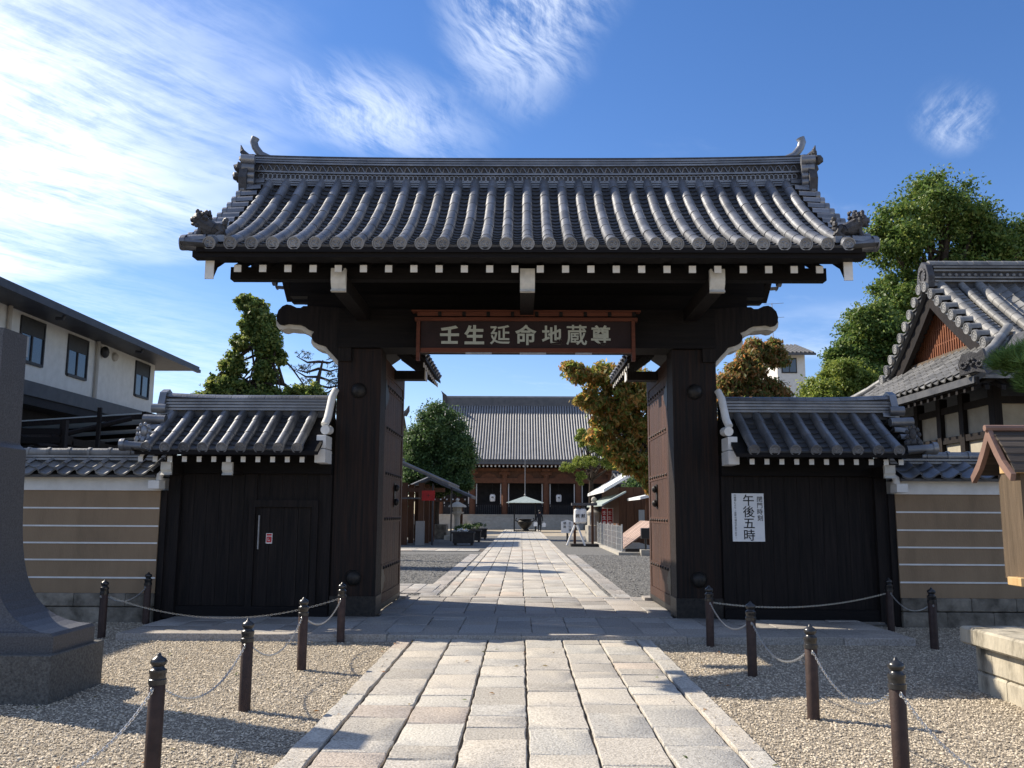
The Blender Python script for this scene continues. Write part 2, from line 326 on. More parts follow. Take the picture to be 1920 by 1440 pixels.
def inst(name, me, parent=None, T=None):
    o = bpy.data.objects.new(name, me); COL.objects.link(o)
    if parent is not None:
        o.parent = parent
        if parent.name in WC: o.matrix_parent_inverse = WC[parent.name]
    if T is not None: o.matrix_basis = T
    return o
WC = {}        # things whose parts are written in world coordinates
def tag(o, label, cat, group=None):
    o['label'] = label; o['category'] = cat
    if group: o['group'] = group
    return o
def struct(o): o['kind'] = 'structure'; return o
def stuff(o): o['kind'] = 'stuff'; return o
def thing(name, label, cat, loc=(0, 0, 0), rotz=0, group=None, wc=False):
    o = bpy.data.objects.new(name, None); COL.objects.link(o); o.location = loc; o.rotation_euler = (0, 0, rotz); o.empty_display_size = 0.2
    if wc: WC[o.name] = (Matrix.Translation(loc) @ Matrix.Rotation(rotz, 4, 'Z')).inverted()
    return tag(o, label, cat, group)
def B(name, mats, parent, *a, **k): return MB().box(*a, **k).build(name, mats, parent)
def np_mesh(name, V, F, m, parent=None, smooth=False):
    me = bpy.data.meshes.new(name); me.vertices.add(len(V)); me.vertices.foreach_set('co', np.asarray(V, dtype=np.float32).ravel())
    k = F.shape[1]; me.loops.add(F.size); me.loops.foreach_set('vertex_index', F.astype(np.int32).ravel())
    me.polygons.add(len(F)); me.polygons.foreach_set('loop_start', np.arange(0, F.size, k, dtype=np.int32))
    me.update(calc_edges=True); me.materials.append(M[m]); 
    if smooth: me.polygons.foreach_set('use_smooth', [True]*len(me.polygons))
    return inst(name, me, parent)
_fc = {}
def text_mesh(body, size, m, bold=0.0, depth=0.004):
    c = bpy.data.curves.new('lettering', 'FONT'); c.body = body; c.size = size; c.align_x = 'CENTER'; c.align_y = 'CENTER'
    c.offset = bold*size; c.extrude = depth; c.resolution_u = 3
    o = bpy.data.objects.new('lettering', c); COL.objects.link(o)
    dg = bpy.context.evaluated_depsgraph_get(); me = bpy.data.meshes.new_from_object(o.evaluated_get(dg))
    bpy.data.objects.remove(o); me.materials.clear(); me.materials.append(M[m]); me.name = 'lettering'
    if len(me.vertices):       # centre the glyph on its own box
        co = np.empty(len(me.vertices)*3, dtype=np.float32); me.vertices.foreach_get('co', co); co = co.reshape(-1, 3)
        co[:, :2] -= (co[:, :2].max(0)+co[:, :2].min(0))/2; me.vertices.foreach_set('co', co.ravel())
    return me
FACE = Matrix.Rotation(R(90), 4, 'X')      # lettering that faces -Y

# ------------------------------------------------------------------ ground
def sheet(name, m, x0, x1, y0, y1, z): return struct(MB().add([(x0, y0, z), (x1, y0, z), (x1, y1, z), (x0, y1, z)], [(0, 1, 2, 3)]).build(name, m))
sheet('ground', 'earth', -600, 600, -60, 900, -0.012)
sheet('forecourt_gravel', 'gravel', -14, 14, -3, 13.6, -0.004)
sheet('courtyard_gravel', 'gravel_grey', -22, 22, 13.6, 62, -0.004)

def chips(name, m, region, n, smin, smax, label=None, zoff=None):
    x0, x1, y0, y1 = region[:4]; keep = region[4] if len(region) > 4 else None
    yy = y0+(y1-y0)*rng.random(n)**1.35; xx = x0+(x1-x0)*rng.random(n)
    if keep: k = keep(xx, yy); xx = xx[k]; yy = yy[k]
    n = len(xx)
    base = np.array([(1, 0, -0.25), (0.2, 0.9, -0.25), (-0.95, 0.1, -0.25), (0, -1, -0.25), (0.45, 0.1, 0.7), (-0.45, -0.1, 0.65)])
    tri = np.array([(0, 1, 4), (1, 5, 4), (1, 2, 5), (2, 3, 5), (3, 4, 5), (3, 0, 4)])
    V = base[None]*(1+0.35*(rng.random((n, 6, 1))-0.5))
    a = rng.random(n)*6.28; b = (rng.random(n)-0.5)*1.0; s = smin+(smax-smin)*rng.random(n)**1.6
    sc = np.stack([s*(0.8+0.6*rng.random(n)), s*(0.6+0.5*rng.random(n)), s*0.62], 1); V = V*sc[:, None, :]
    y2 = V[..., 1]*np.cos(b)[:, None]-V[..., 2]*np.sin(b)[:, None]; z2 = V[..., 1]*np.sin(b)[:, None]+V[..., 2]*np.cos(b)[:, None]
    x3 = V[..., 0]*np.cos(a)[:, None]-y2*np.sin(a)[:, None]; y3 = V[..., 0]*np.sin(a)[:, None]+y2*np.cos(a)[:, None]
    P = np.stack([x3+xx[:, None], y3+yy[:, None], z2+(s*0.25+(zoff(xx) if zoff else 0))[:, None]], 2).reshape(-1, 3)
    F = (tri[None]+6*np.arange(n)[:, None, None]).reshape(-1, 3)
    o = np_mesh(name, P, F, m); stuff(o)
    return tag(o, label, 'gravel')
chips('gravel_stones', 'stone_chip', (-6.8, 6.8, 4.0, 12.8, lambda x, y: ((np.abs(x+0.02) > 1.545) | ((np.abs(x+0.02) > 1.36) & (rng.random(len(x)) < 0.03))) & ~((y > 11.0) & (x > -5.05) & (x < 4.72)) & (np.abs(x) < 0.62*y+0.6)), 300000, 0.0055, 0.0135, 'loose beige gravel covering the ground before the gate', lambda x: np.where(np.abs(x+0.02) < 1.535, 0.046, 0.0))
chips('gravel_stones', 'chip_grey', (-6.5, 6.5, 16.3, 34, lambda x, y: (np.abs(x) > 1.62) & (np.abs(x) < 0.27*y)), 60000, 0.010, 0.026, 'loose grey gravel beside the path inside the gate')

# irregular stone slab: top ring chamfered, edges wander
def slab_mesh(x0, x1, y0, y1, z0, z1, jit=0.012, ch=0.008, m='granite', k=4, name='slab'):
    pts = []
    def edge(a, b):
        for i in range(k):
            t = i/k; pts.append((a[0]+(b[0]-a[0])*t+random.uniform(-jit, jit), a[1]+(b[1]-a[1])*t+random.uniform(-jit, jit)))
    c = [(x0, y0), (x1, y0), (x1, y1), (x0, y1)]
    for i in range(4): edge(c[i], c[(i+1) % 4])
    n = len(pts); cx = (x0+x1)/2; cy = (y0+y1)/2
    tilt = random.uniform(-0.004, 0.004)
    def inn(p): 
        dx = cx-p[0]; dy = cy-p[1]; l = math.hypot(dx, dy) or 1
        return (p[0]+dx/l*ch*1.2, p[1]+dy/l*ch*1.2)
    v = [(*p, z0) for p in pts]+[(*p, z1-ch) for p in pts]+[(*inn(p), z1+tilt*(p[0]-cx)/0.3) for p in pts]
    f = [tuple(range(2*n, 3*n))]
    for a in (0, n):
        for i in range(n): f.append((a+i, a+(i+1) % n, a+n+(i+1) % n, a+n+i))
    return MB().add(v, f).mesh(name, m, True)
def pave(parent, cols, y0, y1, z0, z1, lmin, lmax, gap=0.014, gy=0.006, m='granite', name='slab', jit=0.012, seed=1, limit=None):
    random.seed(seed); far = MB(); cnt = 0
    rows = []
    for (a, b) in cols:
        y = y0 - random.uniform(0, 0.3)
        while y < y1-0.02:
            l = random.uniform(lmin, lmax); e = min(y+l, y1)
            if y1-e < 0.18: e = y1
            rows.append((max(y, y0), a, b, e)); y = e
    rows.sort()
    for (y, a, b, e) in rows:
        if limit and cnt >= limit:
            far.box(a+gap/2, b-gap/2, y+gy/2, e-gy/2, z0, z1+random.uniform(-0.003, 0.003))
        else: inst(name, slab_mesh(a+gap/2, b-gap/2, y+gy/2, e-gy/2, z0, z1+random.uniform(-0.004, 0.004), jit, 0.007, m), parent)
        cnt += 1
    if far.v: stuff(far.build('far_slabs', m, parent))
PX = -0.02
def columns(w, n, c=PX): return [(c-w*n/2+w*i, c-w*n/2+w*(i+1)) for i in range(n)]
fp = struct(B('front_path', 'joint', None, PX-1.53, PX+1.53, 3.4, 11.03, -0.1, 0.012))
pave(fp, columns(0.445, 6), 3.5, 11.03, 0.0, 0.040, 0.30, 0.74, 0.020, seed=3, jit=0.0065)
for sd_ in (-1, 1):
    a, b = sorted((PX+sd_*1.345, PX+sd_*1.53)); pave(fp, [(a, b)], 3.5, 11.03, 0.0, 0.045, 0.55, 0.85, 0.014, name='kerb_stone', seed=11+sd_, jit=0.005)
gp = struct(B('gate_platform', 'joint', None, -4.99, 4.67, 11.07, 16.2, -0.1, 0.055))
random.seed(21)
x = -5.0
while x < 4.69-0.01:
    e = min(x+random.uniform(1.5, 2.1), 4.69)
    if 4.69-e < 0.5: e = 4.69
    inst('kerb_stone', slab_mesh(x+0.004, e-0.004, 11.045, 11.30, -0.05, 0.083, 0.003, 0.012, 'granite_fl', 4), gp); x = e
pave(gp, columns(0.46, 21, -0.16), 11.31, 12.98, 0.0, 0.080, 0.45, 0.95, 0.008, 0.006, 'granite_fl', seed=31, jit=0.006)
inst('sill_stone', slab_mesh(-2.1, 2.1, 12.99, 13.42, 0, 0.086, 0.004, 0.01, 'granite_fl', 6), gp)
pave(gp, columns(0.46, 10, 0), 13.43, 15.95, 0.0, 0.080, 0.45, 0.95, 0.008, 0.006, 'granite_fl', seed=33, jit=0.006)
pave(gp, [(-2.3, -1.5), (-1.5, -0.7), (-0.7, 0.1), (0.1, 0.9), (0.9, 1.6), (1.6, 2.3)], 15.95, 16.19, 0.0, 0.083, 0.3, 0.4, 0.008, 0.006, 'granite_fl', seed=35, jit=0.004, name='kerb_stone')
rp = struct(B('inner_path', 'joint', None, PX-1.58, PX+1.58, 16.22, 84, -0.1, 0.012))
pave(rp, columns(0.447, 6), 16.23, 83.9, 0.0, 0.036, 0.55, 1.1, 0.018, seed=41, jit=0.008, limit=216)
for sd_ in (-1, 1):
    a, b = sorted((PX+sd_*1.35, PX+sd_*1.57)); pave(rp, [(a, b)], 16.23, 83.9, 0.0, 0.04, 0.8, 1.3, 0.014, name='kerb_stone', seed=51+sd_, jit=0.004, limit=30)
# paved strip and pale cross path in the court
sp = struct(B('side_paving', 'joint', None, -9.0, -1.62, 17.5, 19.7, -0.1, 0.004))
pave(sp, [(-9+0.3*i, -8.7+0.3*i) for i in range(24)], 17.5, 19.7, 0, 0.02, 0.55, 0.62, 0.01, 0.008, 'granite_fl', seed=61, jit=0.003)
xp = struct(B('cross_path', 'joint', None, -9.0, -1.62, 36.5, 38.6, -0.1, 0.006))
pave(xp, [(-9+0.9*i, -8.1+0.9*i) for i in range(8)], 36.5, 38.6, 0, 0.03, 0.9, 1.1, 0.01, 0.008, 'granite', seed=63, jit=0.004)
for sd_ in (-1, 1):        # flush pale edging beside the inner path
    e_ = struct(B('path_edging', 'joint', None, *sorted((sd_*1.66, sd_*2.0)), 16.25, 34, -0.05, 0.003))
    pave(e_, [tuple(sorted((sd_*1.66, sd_*2.0)))], 16.25, 34, 0, 0.012, 1.0, 1.6, 0.008, 0.006, 'granite_fl', seed=70+sd_, jit=0.003)

# ------------------------------------------------------------------ bollards and chains
post_me = MB().lathe([(0.047, -0.05), (0.047, 0.555), (0.044, 0.56)], 16).mesh('pole', 'pole', True)
cap_me = MB().lathe([(0.052, 0.545), (0.053, 0.575), (0.047, 0.58), (0.047, 0.605), (0.052, 0.612), (0.051, 0.632), (0.036, 0.642), (0.033, 0.652), (0.046, 0.668), (0.049, 0.682), (0.042, 0.698), (0.022, 0.710), (0.014, 0.717), (0.010, 0.729), (0.004, 0.733)], 16).mesh('finial', 'black', True)
eyes = []
for s in (-1, 1):
    eye = MB(); eyes.append(eye)
    for i in range(10):
        t0, t1 = 2*math.pi*i/10, 2*math.pi*(i+1)/10
        eye.cyl((0.006*s, s*0.062+0.016*math.cos(t0), 0.52+0.016*math.sin(t0)), (0.006*s, s*0.062+0.016*math.cos(t1), 0.52+0.016*math.sin(t1)), 0.0035, n=5, caps=False)
eyes = [e.mesh('chain_eye', 'chain', True) for e in eyes]
bl = {}
def bollard(key, x, y, label, tilt=0.0):
    t = thing('chain_bollard', label, 'bollard', (x, y, 0), 0, 'turned brown and black bollards carrying the chains')
    inst('pole', post_me, t); inst('finial', cap_me, t); [inst('chain_eye', e, t) for e in eyes]
    t.rotation_euler = (random.uniform(-0.008, 0.008), tilt, random.uniform(-0.1, 0.1)); t.scale = (1, 1, 0.965); bl[key] = (x, y)
random.seed(5)
def bl_lab(side, k): return f'brown bollard with black top, {k} from the platform along the {side} side'
LS, RS = 'monument', 'notice board'
for i, y in enumerate((11.0, 9.08, 7.25, 5.48)):
    bollard(f'L{i}', -2.245, y, bl_lab(LS, ('first', 'second', 'third', 'fourth')[i]))
for i, y in enumerate((10.86, 8.93, 7.115, 5.52)):
    bollard(f'R{i}', 2.18, y, bl_lab(RS, ('first', 'second', 'third', 'fourth')[i]))
bollard('L4', -2.245, 3.68, bl_lab(LS, 'fifth')); bollard('R4', 2.19, 3.75, bl_lab(RS, 'fifth'))
bollard('LW', -5.25, 11.22, 'brown bollard with black top standing between monument plinth and ochre wall')
bollard('LX', -5.29, 12.62, 'dark bollard close against the corner of the wicket wing and ochre wall')
bollard('RW', 4.78, 10.76, 'dark bollard standing in shaded gravel beside the pale stone plinth')
bollard('RX', 4.93, 12.35, 'dark bollard close against the corner of the wing with the notice poster')
def chain(a, b, sag, label, z=0.502):
    (x0, y0), (x1, y1) = bl[a], bl[b]; d = Vector((x1-x0, y1-y0, 0)); ln = d.length; u_ = d/ln
    n = 60; pts = []
    for i in range(n+1):
        t = i/n; s = 0.06+(ln-0.12)*t
        pts.append(Vector((x0, y0, z-sag*4*t*(1-t)))+u_*s)
    # links
    mb = MB(); acc = 0; pitch = 0.026; k = 0
    tot = [0]
    for i in range(n): tot.append(tot[-1]+(pts[i+1]-pts[i]).length)
    s = 0
    while s < tot[-1]-pitch/2:
        j = max(i for i in range(n) if tot[i] <= s); t = (s-tot[j])/(tot[j+1]-tot[j]); p = pts[j].lerp(pts[j+1], t); dr = (pts[j+1]-pts[j]).normalized()
        sidev = dr.cross(Vector((0, 0, 1))).normalized(); upv = sidev.cross(dr)
        w = sidev if k % 2 else upv
        nn = dr.cross(w); m1, m2 = 8, 4; v = []; f = []
        for q in range(m1):
            th = 2*math.pi*q/m1; c = p+dr*(0.017*math.cos(th))+w*(0.0088*math.sin(th)); od = (dr*math.cos(th)+w*math.sin(th)).normalized()
            for r_ in range(m2):
                ph = 2*math.pi*r_/m2+0.78; v.append(c+(od*math.cos(ph)+nn*math.sin(ph))*0.0029)
        for q in range(m1):
            for r_ in range(m2): f.append((q*m2+r_, q*m2+(r_+1) % m2, ((q+1) % m1)*m2+(r_+1) % m2, ((q+1) % m1)*m2+r_))
        mb.add(v, f); s += pitch; k += 1
    o = mb.build('chain', 'chain', None, True)
    tag(o, label, 'chain', 'galvanised chains hanging between the bollards')
names = ('first', 'second', 'third', 'fourth', 'fifth')
for s, sn in (('L', 'monument'), ('R', 'notice board')):
    for i in range(4): chain(f'{s}{i}', f'{s}{i+1}', 0.20 if i else 0.16, f'chain between the {names[i]} and {names[i+1]} bollards from the platform, {sn} side')
chain('L0', 'LW', 0.24, 'long galvanised chain sagging across the front of the wicket wing'); chain('LW', 'LX', 0.12, 'short galvanised chain between the two bollards at the ochre wall behind the monument')
chain('R0', 'RX', 0.11, 'long galvanised chain sagging across the wing with the notice poster'); chain('RX', 'RW', 0.14, 'short chain between two dark bollards in front of the shaded ochre wall')

# ------------------------------------------------------------------ tiled roof slopes (local frame: x across, y upslope, z up)
def resample(prof, seg):
    d = [0]
    for i in range(len(prof)-1): d.append(d[-1]+math.dist(prof[i], prof[i+1]))
    n = max(1, round(d[-1]/seg)); Ls = d[-1]/n; out = []
    def at(s):
        for i in range(len(prof)-1):
            if s <= d[i+1]+1e-9:
                t = (s-d[i])/(d[i+1]-d[i]); return (prof[i][0]+(prof[i+1][0]-prof[i][0])*t, prof[i][1]+(prof[i+1][1]-prof[i][1])*t)
        return prof[-1]
    for k in range(n):
        a, b = at(k*Ls), at((k+1)*Ls); out.append((a[0], a[1], math.atan2(b[1]-a[1], b[0]-a[0])))
    return out, Ls
def arc(r, n, a0=-100, a1=100): return [(r*math.sin(R(a0+(a1-a0)*i/n)), r*math.cos(R(a0+(a1-a0)*i/n))) for i in range(n+1)]
def cover_geo(r, Lc, n=8):
    A, Bq = arc(r*1.02, n), arc(r*0.95, n)
    v = [(x, 0, z) for x, z in A]+[(x, Lc+0.015, z) for x, z in Bq]
    return v, [(i, i+1, n+2+i, n+1+i) for i in range(n)]+[tuple(range(n, -1, -1))]
def pan_geo(w, Lp, sag=0.03, lip=0.022, n=4):
    v = []
    for y, dz in ((0, 0.018), (Lp+0.02, -0.004)):
        for i in range(n+1): t = i/n; v.append((-w/2+w*t, y, dz-sag*(1-(2*t-1)**2)))
    for i in range(n+1): t = i/n; v.append((-w/2+w*t, 0.001, 0.018-lip-sag*(1-(2*t-1)**2)))
    return v, [(i, i+1, n+2+i, n+1+i) for i in range(n)]+[(i+1, i, 2*n+2+i, 2*n+3+i) for i in range(n)]
def disc_mesh(r, m='tile'):
    mb = MB(); n = 18
    pr = [(0, -0.004), (r*0.80, -0.004), (r*0.84, -0.016), (r, -0.016), (r*1.02, -0.008), (r*1.02, 0.05)]
    v = []; f = []
    for q, y in pr:
        for i in range(n): t = 2*math.pi*i/n; v.append((q*math.cos(t), y, q*math.sin(t)))
    for k in range(len(pr)-1):
        for i in range(n): f.append((k*n+i, k*n+(i+1) % n, (k+1)*n+(i+1) % n, (k+1)*n+i))
    mb.add(v, f)
    for k in range(3):       # comma crest
        a = 2*math.pi*k/3
        mb.blob((0.33*r*math.cos(a), -0.004, 0.33*r*math.sin(a)), (0.2*r, 0.010, 0.2*r), n=6, m=4)
        for q in range(3):
            b = a+0.45*(q+1); mb.blob((0.52*r*math.cos(b), -0.004, 0.52*r*math.sin(b)), (0.11*r, 0.008, 0.11*r), n=5, m=4)
    return mb.mesh('eave_disc', m, True)
def Tm(T, x, y, z, a): return T @ Matrix.Translation((x, y, z)) @ Matrix.Rotation(a, 4, 'X')
def tile_slope(roof, T, xs, prof, r, seg, pan_len, pan_parts=300, cover_parts=True, disc=True, mc='tile', mp='tile_pan', pans=True, edge_pan=True):
    S, Ls = resample(prof, seg); sp_ = xs[1]-xs[0]
    cv, cf = cover_geo(r, Ls); cme = MB().add(cv, cf).mesh('cover_tile', mc, True)
    J = MB()
    for x in xs:
        for k, (y, z, a) in enumerate(S):
            j = Matrix.Translation((random.uniform(-.003, .003), 0, random.uniform(-.002, .003)))
            if cover_parts: inst('cover_tile', cme, roof, Tm(T, x, y, z, a) @ j)
            else: J.add(cv, cf, Tm(T, x, y, z, a))
    if J.v: stuff(J.build('cover_tile_rows', mc, roof, True))
    if disc:
        dm = disc_mesh(r*1.13, mc)
        for x in xs: inst('eave_disc', dm, roof, Tm(T, x, S[0][0], S[0][1]-0.005, S[0][2]*0.5))
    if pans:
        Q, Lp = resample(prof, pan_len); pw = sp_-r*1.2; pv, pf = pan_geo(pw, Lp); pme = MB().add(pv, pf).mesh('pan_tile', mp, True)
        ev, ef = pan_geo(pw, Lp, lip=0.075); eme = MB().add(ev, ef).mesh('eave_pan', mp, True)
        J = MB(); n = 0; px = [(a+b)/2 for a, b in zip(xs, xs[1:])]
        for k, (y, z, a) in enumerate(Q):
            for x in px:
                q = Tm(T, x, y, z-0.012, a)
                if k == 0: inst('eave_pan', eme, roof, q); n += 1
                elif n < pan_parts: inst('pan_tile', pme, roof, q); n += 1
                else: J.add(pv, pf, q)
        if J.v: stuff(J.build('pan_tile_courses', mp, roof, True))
def deck_mesh(x0, x1, prof, t=0.06, dz=-0.055):
    poly = [(y, z+dz) for y, z in prof]+[(y, z+dz-t) for y, z in reversed(prof)]
    return MB().prism(poly, x0, x1, 'X')
def verge_tiles(roof, T, xin, xout, prof, r, pitch, mc='tile', skip=0):
    # round tiles lying across the gable edge, discs facing outward
    S, Ls = resample(prof, pitch); s = 1 if xout > xin else -1; Lc = abs(xout-xin)
    cv, cf = cover_geo(r, Lc); me = MB().add(cv, cf).mesh('verge_tile', mc, True); dm = disc_mesh(r*1.08, mc)
    Rz = Matrix.Rotation(R(90)*s, 4, 'Z')       # local -y -> outward
    for k, (y, z, a) in enumerate(S):
        if k < skip: continue
        q = T @ Matrix.Translation((xout, y+0.5*Ls*math.cos(a), z+0.5*Ls*math.sin(a))) @ Rz @ Matrix.Rotation(R(4), 4, 'X')
        o = inst('verge_tile', me, roof, q); 
        inst('verge_disc', dm, roof, q)
    J = MB()                                         # short pans between them
    for k, (y, z, a) in enumerate(S):
        for e in (0,):
            pv, pf = pan_geo(Ls*0.9, Lc); J.add(pv, pf, T @ Matrix.Translation((xout-0.03*s, y+e, z-0.03)) @ Rz)
    J.build('verge_pans', mc, roof, True)

# ------------------------------------------------------------------ main gate
GY = 13.2
gate = thing('temple_gate', 'tall black timber temple gate with wide grey tiled roof spanning the stone path', 'gate', (0, GY, 0.083), wc=True)
def zf(y): s = (y-10.6)/2.4; return 4.86+2.4*(0.42*s+0.275*s*s)
ys = [10.6+2.5*i/20 for i in range(21)]
prof = [(y, zf(y)) for y in ys]
I4 = Matrix.Identity(4)
BACK = Matrix.Translation((0, 2*GY, 0)) @ Matrix.Rotation(math.pi, 4, 'Z')
d_ = deck_mesh(-4.12, 4.12, prof); 
profb = prof[8:]
bk = MB().prism([(2*GY-y, z-0.055) for y, z in profb]+[(2*GY-y, z-0.115) for y, z in reversed(profb)], -4.12, 4.12, 'X'); d_.add(bk.v, bk.f)
roof = d_.build('roof', 'wood_h', gate)
xs = [-3.96+0.264*i for i in range(31)]
random.seed(9)
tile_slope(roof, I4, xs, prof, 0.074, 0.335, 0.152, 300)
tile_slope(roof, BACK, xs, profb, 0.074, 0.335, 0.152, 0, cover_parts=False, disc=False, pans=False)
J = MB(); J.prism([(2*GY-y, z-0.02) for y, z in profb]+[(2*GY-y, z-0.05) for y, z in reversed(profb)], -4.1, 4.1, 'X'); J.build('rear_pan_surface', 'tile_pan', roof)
for s in (-1, 1):
    verge_tiles(roof, I4, s*4.04, s*4.32, prof, 0.078, 0.235)
    verge_tiles(roof, BACK, s*4.04, s*4.32, profb, 0.078, 0.235)
    # corner tile pointing out along the eave
    mb = MB(); mb.tube([(s*4.0, 10.68, 4.84), (s*4.16, 10.66, 4.84), (s*4.26, 10.65, 4.855), (s*4.31, 10.65, 4.87)], [0.075, 0.075, 0.08, 0.094], 14); mb.build('corner_tile', 'tile', roof, True)
    inst('corner_disc', disc_mesh(0.094), roof, Matrix.Translation((s*4.312, 10.65, 4.87)) @ Matrix.Rotation(R(90)*s, 4, 'Z'))
    # ogre tile block under the ridge end, side rolls and horned crest
    zb = 6.42
    for i, (w, h) in enumerate(((0.10, 0.13), (0.11, 0.12), (0.13, 0.12), (0.14, 0.15), (0.16, 0.15))):
        z0 = zb+sum((0.10, 0.10, 0.11, 0.14, 0.14)[:i])
        mb = MB(); mb.tube([(s*(4.16), 12.86-0.0*i, z0), (s*(4.20+w), 12.83, z0)], [h*0.5, h*0.52], 12); mb.build('ridge_end_roll', 'tile', roof, True)
    mb = MB(); prf = [(12.78, 6.30), (12.72, 6.55), (12.80, 6.8), (12.98, 7.02), (13.2, 7.10), (13.42, 7.02), (13.6, 6.8), (13.68, 6.55), (13.62, 6.30), (13.4, 6.45), (13.0, 6.45)]
    mb.prism(prf, s*4.24, s*4.36, 'X'); og = mb.build('ogre_tile', 'orn', roof)
    mb = MB()
    for yy in (12.98, 13.42): mb.tube([(s*4.32, yy, 6.98), (s*4.40, yy, 7.06), (s*4.43, yy+0.01, 7.17)], [0.05, 0.04, 0.006], 7)
    for _ in range(16): mb.blob((s*random.uniform(4.36, 4.45), random.uniform(12.85, 13.55), random.uniform(6.6, 7.0)), random.uniform(0.04, 0.085), n=7, m=5, jit=0.2)
    mb.build('ogre_face', 'orn', og)
    mb = MB(); mb.tube([(s*4.05, GY, 7.02), (s*4.18, GY, 7.10), (s*4.27, GY, 7.22), (s*4.30, GY, 7.31), (s*4.275, GY, 7.38)], [0.075, 0.062, 0.058, 0.062, 0.066], 12); mb.build('crest_roll', 'tile', roof, True)
# stacked ridge
def rz(x): return 0.05*(abs(x)/4.2)**3
def ridge_layer(hw, z0, z1, x1, name, m, parent, n=16, tb=0.0):
    v = []; f = []
    for i in range(n+1):
        x = -x1+2*x1*i/n; d = rz(x)
        v += [(x, GY-hw, z0+d), (x, GY-hw-tb, z1+d), (x, GY+hw+tb, z1+d), (x, GY+hw, z0+d)]
    for i in range(n):
        for k in range(4): f.append((4*i+k, 4*i+(k+1) % 4, 4*i+4+(k+1) % 4, 4*i+4+k))
    f += [(0, 1, 2, 3), (4*n+3, 4*n+2, 4*n+1, 4*n)]
    return MB().add(v, f).build(name, m, parent)
core = ridge_layer(0.17, 6.40, 6.98, 4.2, 'ridge', 'orn', gate)
for (hw, z0, z1) in ((0.235, 6.475, 6.50), (0.225, 6.515, 6.54), (0.215, 6.555, 6.58), (0.21, 6.69, 6.715), (0.205, 6.835, 6.86), (0.20, 6.875, 6.90), (0.195, 6.915, 6.94)):
    ridge_layer(hw, z0, z1, 4.22, 'ridge_course', 'tile', core)
J = MB()
n = 118
for i in range(n):            # row of overlapping rings
    x = -4.1+8.2*i/(n-1); zc = 6.635+rz(x)
    for q in range(9):
        t0, t1 = 2*math.pi*q/9, 2*math.pi*(q+1)/9
        J.cyl((x+0.042*math.cos(t0), GY-0.178, zc+0.042*math.sin(t0)), (x+0.042*math.cos(t1), GY-0.178, zc+0.042*math.sin(t1)), 0.009, n=4, caps=False)
stuff(J.build('ring_tile_band', 'tile', core, True))
J = MB()
n = 70
for i in range(n):            # wave tiles
    x = -4.1+8.2*i/(n-1); zc = 6.775+rz(x)
    J.tube([(x-0.05, GY-0.175, zc-0.04), (x-0.03, GY-0.182, zc+0.02), (x, GY-0.185, zc+0.035), (x+0.025, GY-0.182, zc), (x+0.045, GY-0.18, zc-0.04), (x+0.07, GY-0.178, zc-0.045)], 0.011, 5)
stuff(J.build('wave_tile_band', 'tile', core, True))
n = 30
for i in range(n):
    x0 = -4.2+8.4*i/n; x1 = x0+8.4/n; mb = MB()
    a = arc(0.115, 8, -90, 90); a2 = arc(0.108, 8, -90, 90)
    v = [(x0, GY+p, 6.935+q*0.85+rz(x0)) for p, q in a]+[(x1+0.01, GY+p, 6.935+q*0.85+rz(x1)) for p, q in a2]
    mb.add(v, [(k, k+1, 10+k, 9+k) for k in range(8)]+[tuple(range(8, -1, -1))]); mb.build('ridge_cap_tile', 'tile', core, True)

# timber: eaves
B('eave_fascia', 'wood_h', gate, -4.18, 4.18, 10.64, 10.82, 4.69, 4.80)
B('eave_soffit', 'wood_h', gate, -4.05, 4.05, 10.825, 10.95, 4.70, 4.84)
def raf_z(y): return 4.615+0.46*(y-10.9)+0.055*(y-10.9)**2
def rafter_geo(s=1):
    v = []; f = []; w = 0.043; h = 0.043; Y_ = [10.9, 11.6, 12.4, 13.15]
    for y in Y_:
        z = raf_z(y); v += [(-w, y, z-h), (w, y, z-h), (w, y, z+h), (-w, y, z+h)]
    for i in range(3):
        for k in range(4): f.append((4*i+k, 4*i+(k+1) % 4, 4*i+4+(k+1) % 4, 4*i+4+k))
    return v, f+[(0, 1, 2, 3), (15, 14, 13, 12)]
rv, rf = rafter_geo(); rme = MB().add(rv, rf).mesh('rafter', 'wood')
tme = MB().box(-0.044, 0.044, 10.894, 10.915, raf_z(10.9)-0.045, raf_z(10.9)+0.045).mesh('rafter_tip', 'white')
J = MB()
for i in range(24):
    x = -3.69+0.3209*i
    o = inst('rafter', rme, gate, Matrix.Translation((x, 0, 0))); inst('rafter_tip', tme, o)
    J.add([(a, max(b, 11.85), c if b > 11.85 else c+0.46*(11.85-b)) for a, b, c in rv], rf, BACK @ Matrix.Translation((x, 0, 0)))
stuff(J.build('rear_rafters', 'wood', gate))
for s in (-1, 1):
    for k, T in enumerate((I4, BACK)):
        xa = s*4.02 if k == 0 else -s*4.02
        mb = MB(); poly = [(y, zf(y)-0.13) for y in ys]+[(y, zf(y)-0.13-0.26) for y in reversed(ys)]
        poly = [(10.83, 4.70)]+[p for p in poly if p[0] > 10.85]+[(10.83, 4.46)] if k == 0 else [p for p in poly if p[0] > 11.65]
        mb.prism(poly, xa-0.05, xa+0.05, 'X', T=T); bb = mb.build('barge_board', 'wood', gate)
        if k == 0: B('barge_tip', 'white', bb, xa-0.055, xa+0.055, 10.815, 10.835, 4.455, 4.705)
B('front_purlin', 'wood_h', gate, -3.9, 3.9, 11.26, 11.42, 4.57, 4.735)
B('mid_purlin', 'wood_h', gate, -3.9, 3.9, 12.1, 12.26, 4.95, 5.1)
B('rear_purlin', 'wood_h', gate, -3.9, 3.9, 14.35, 14.5, 5.0, 5.16)
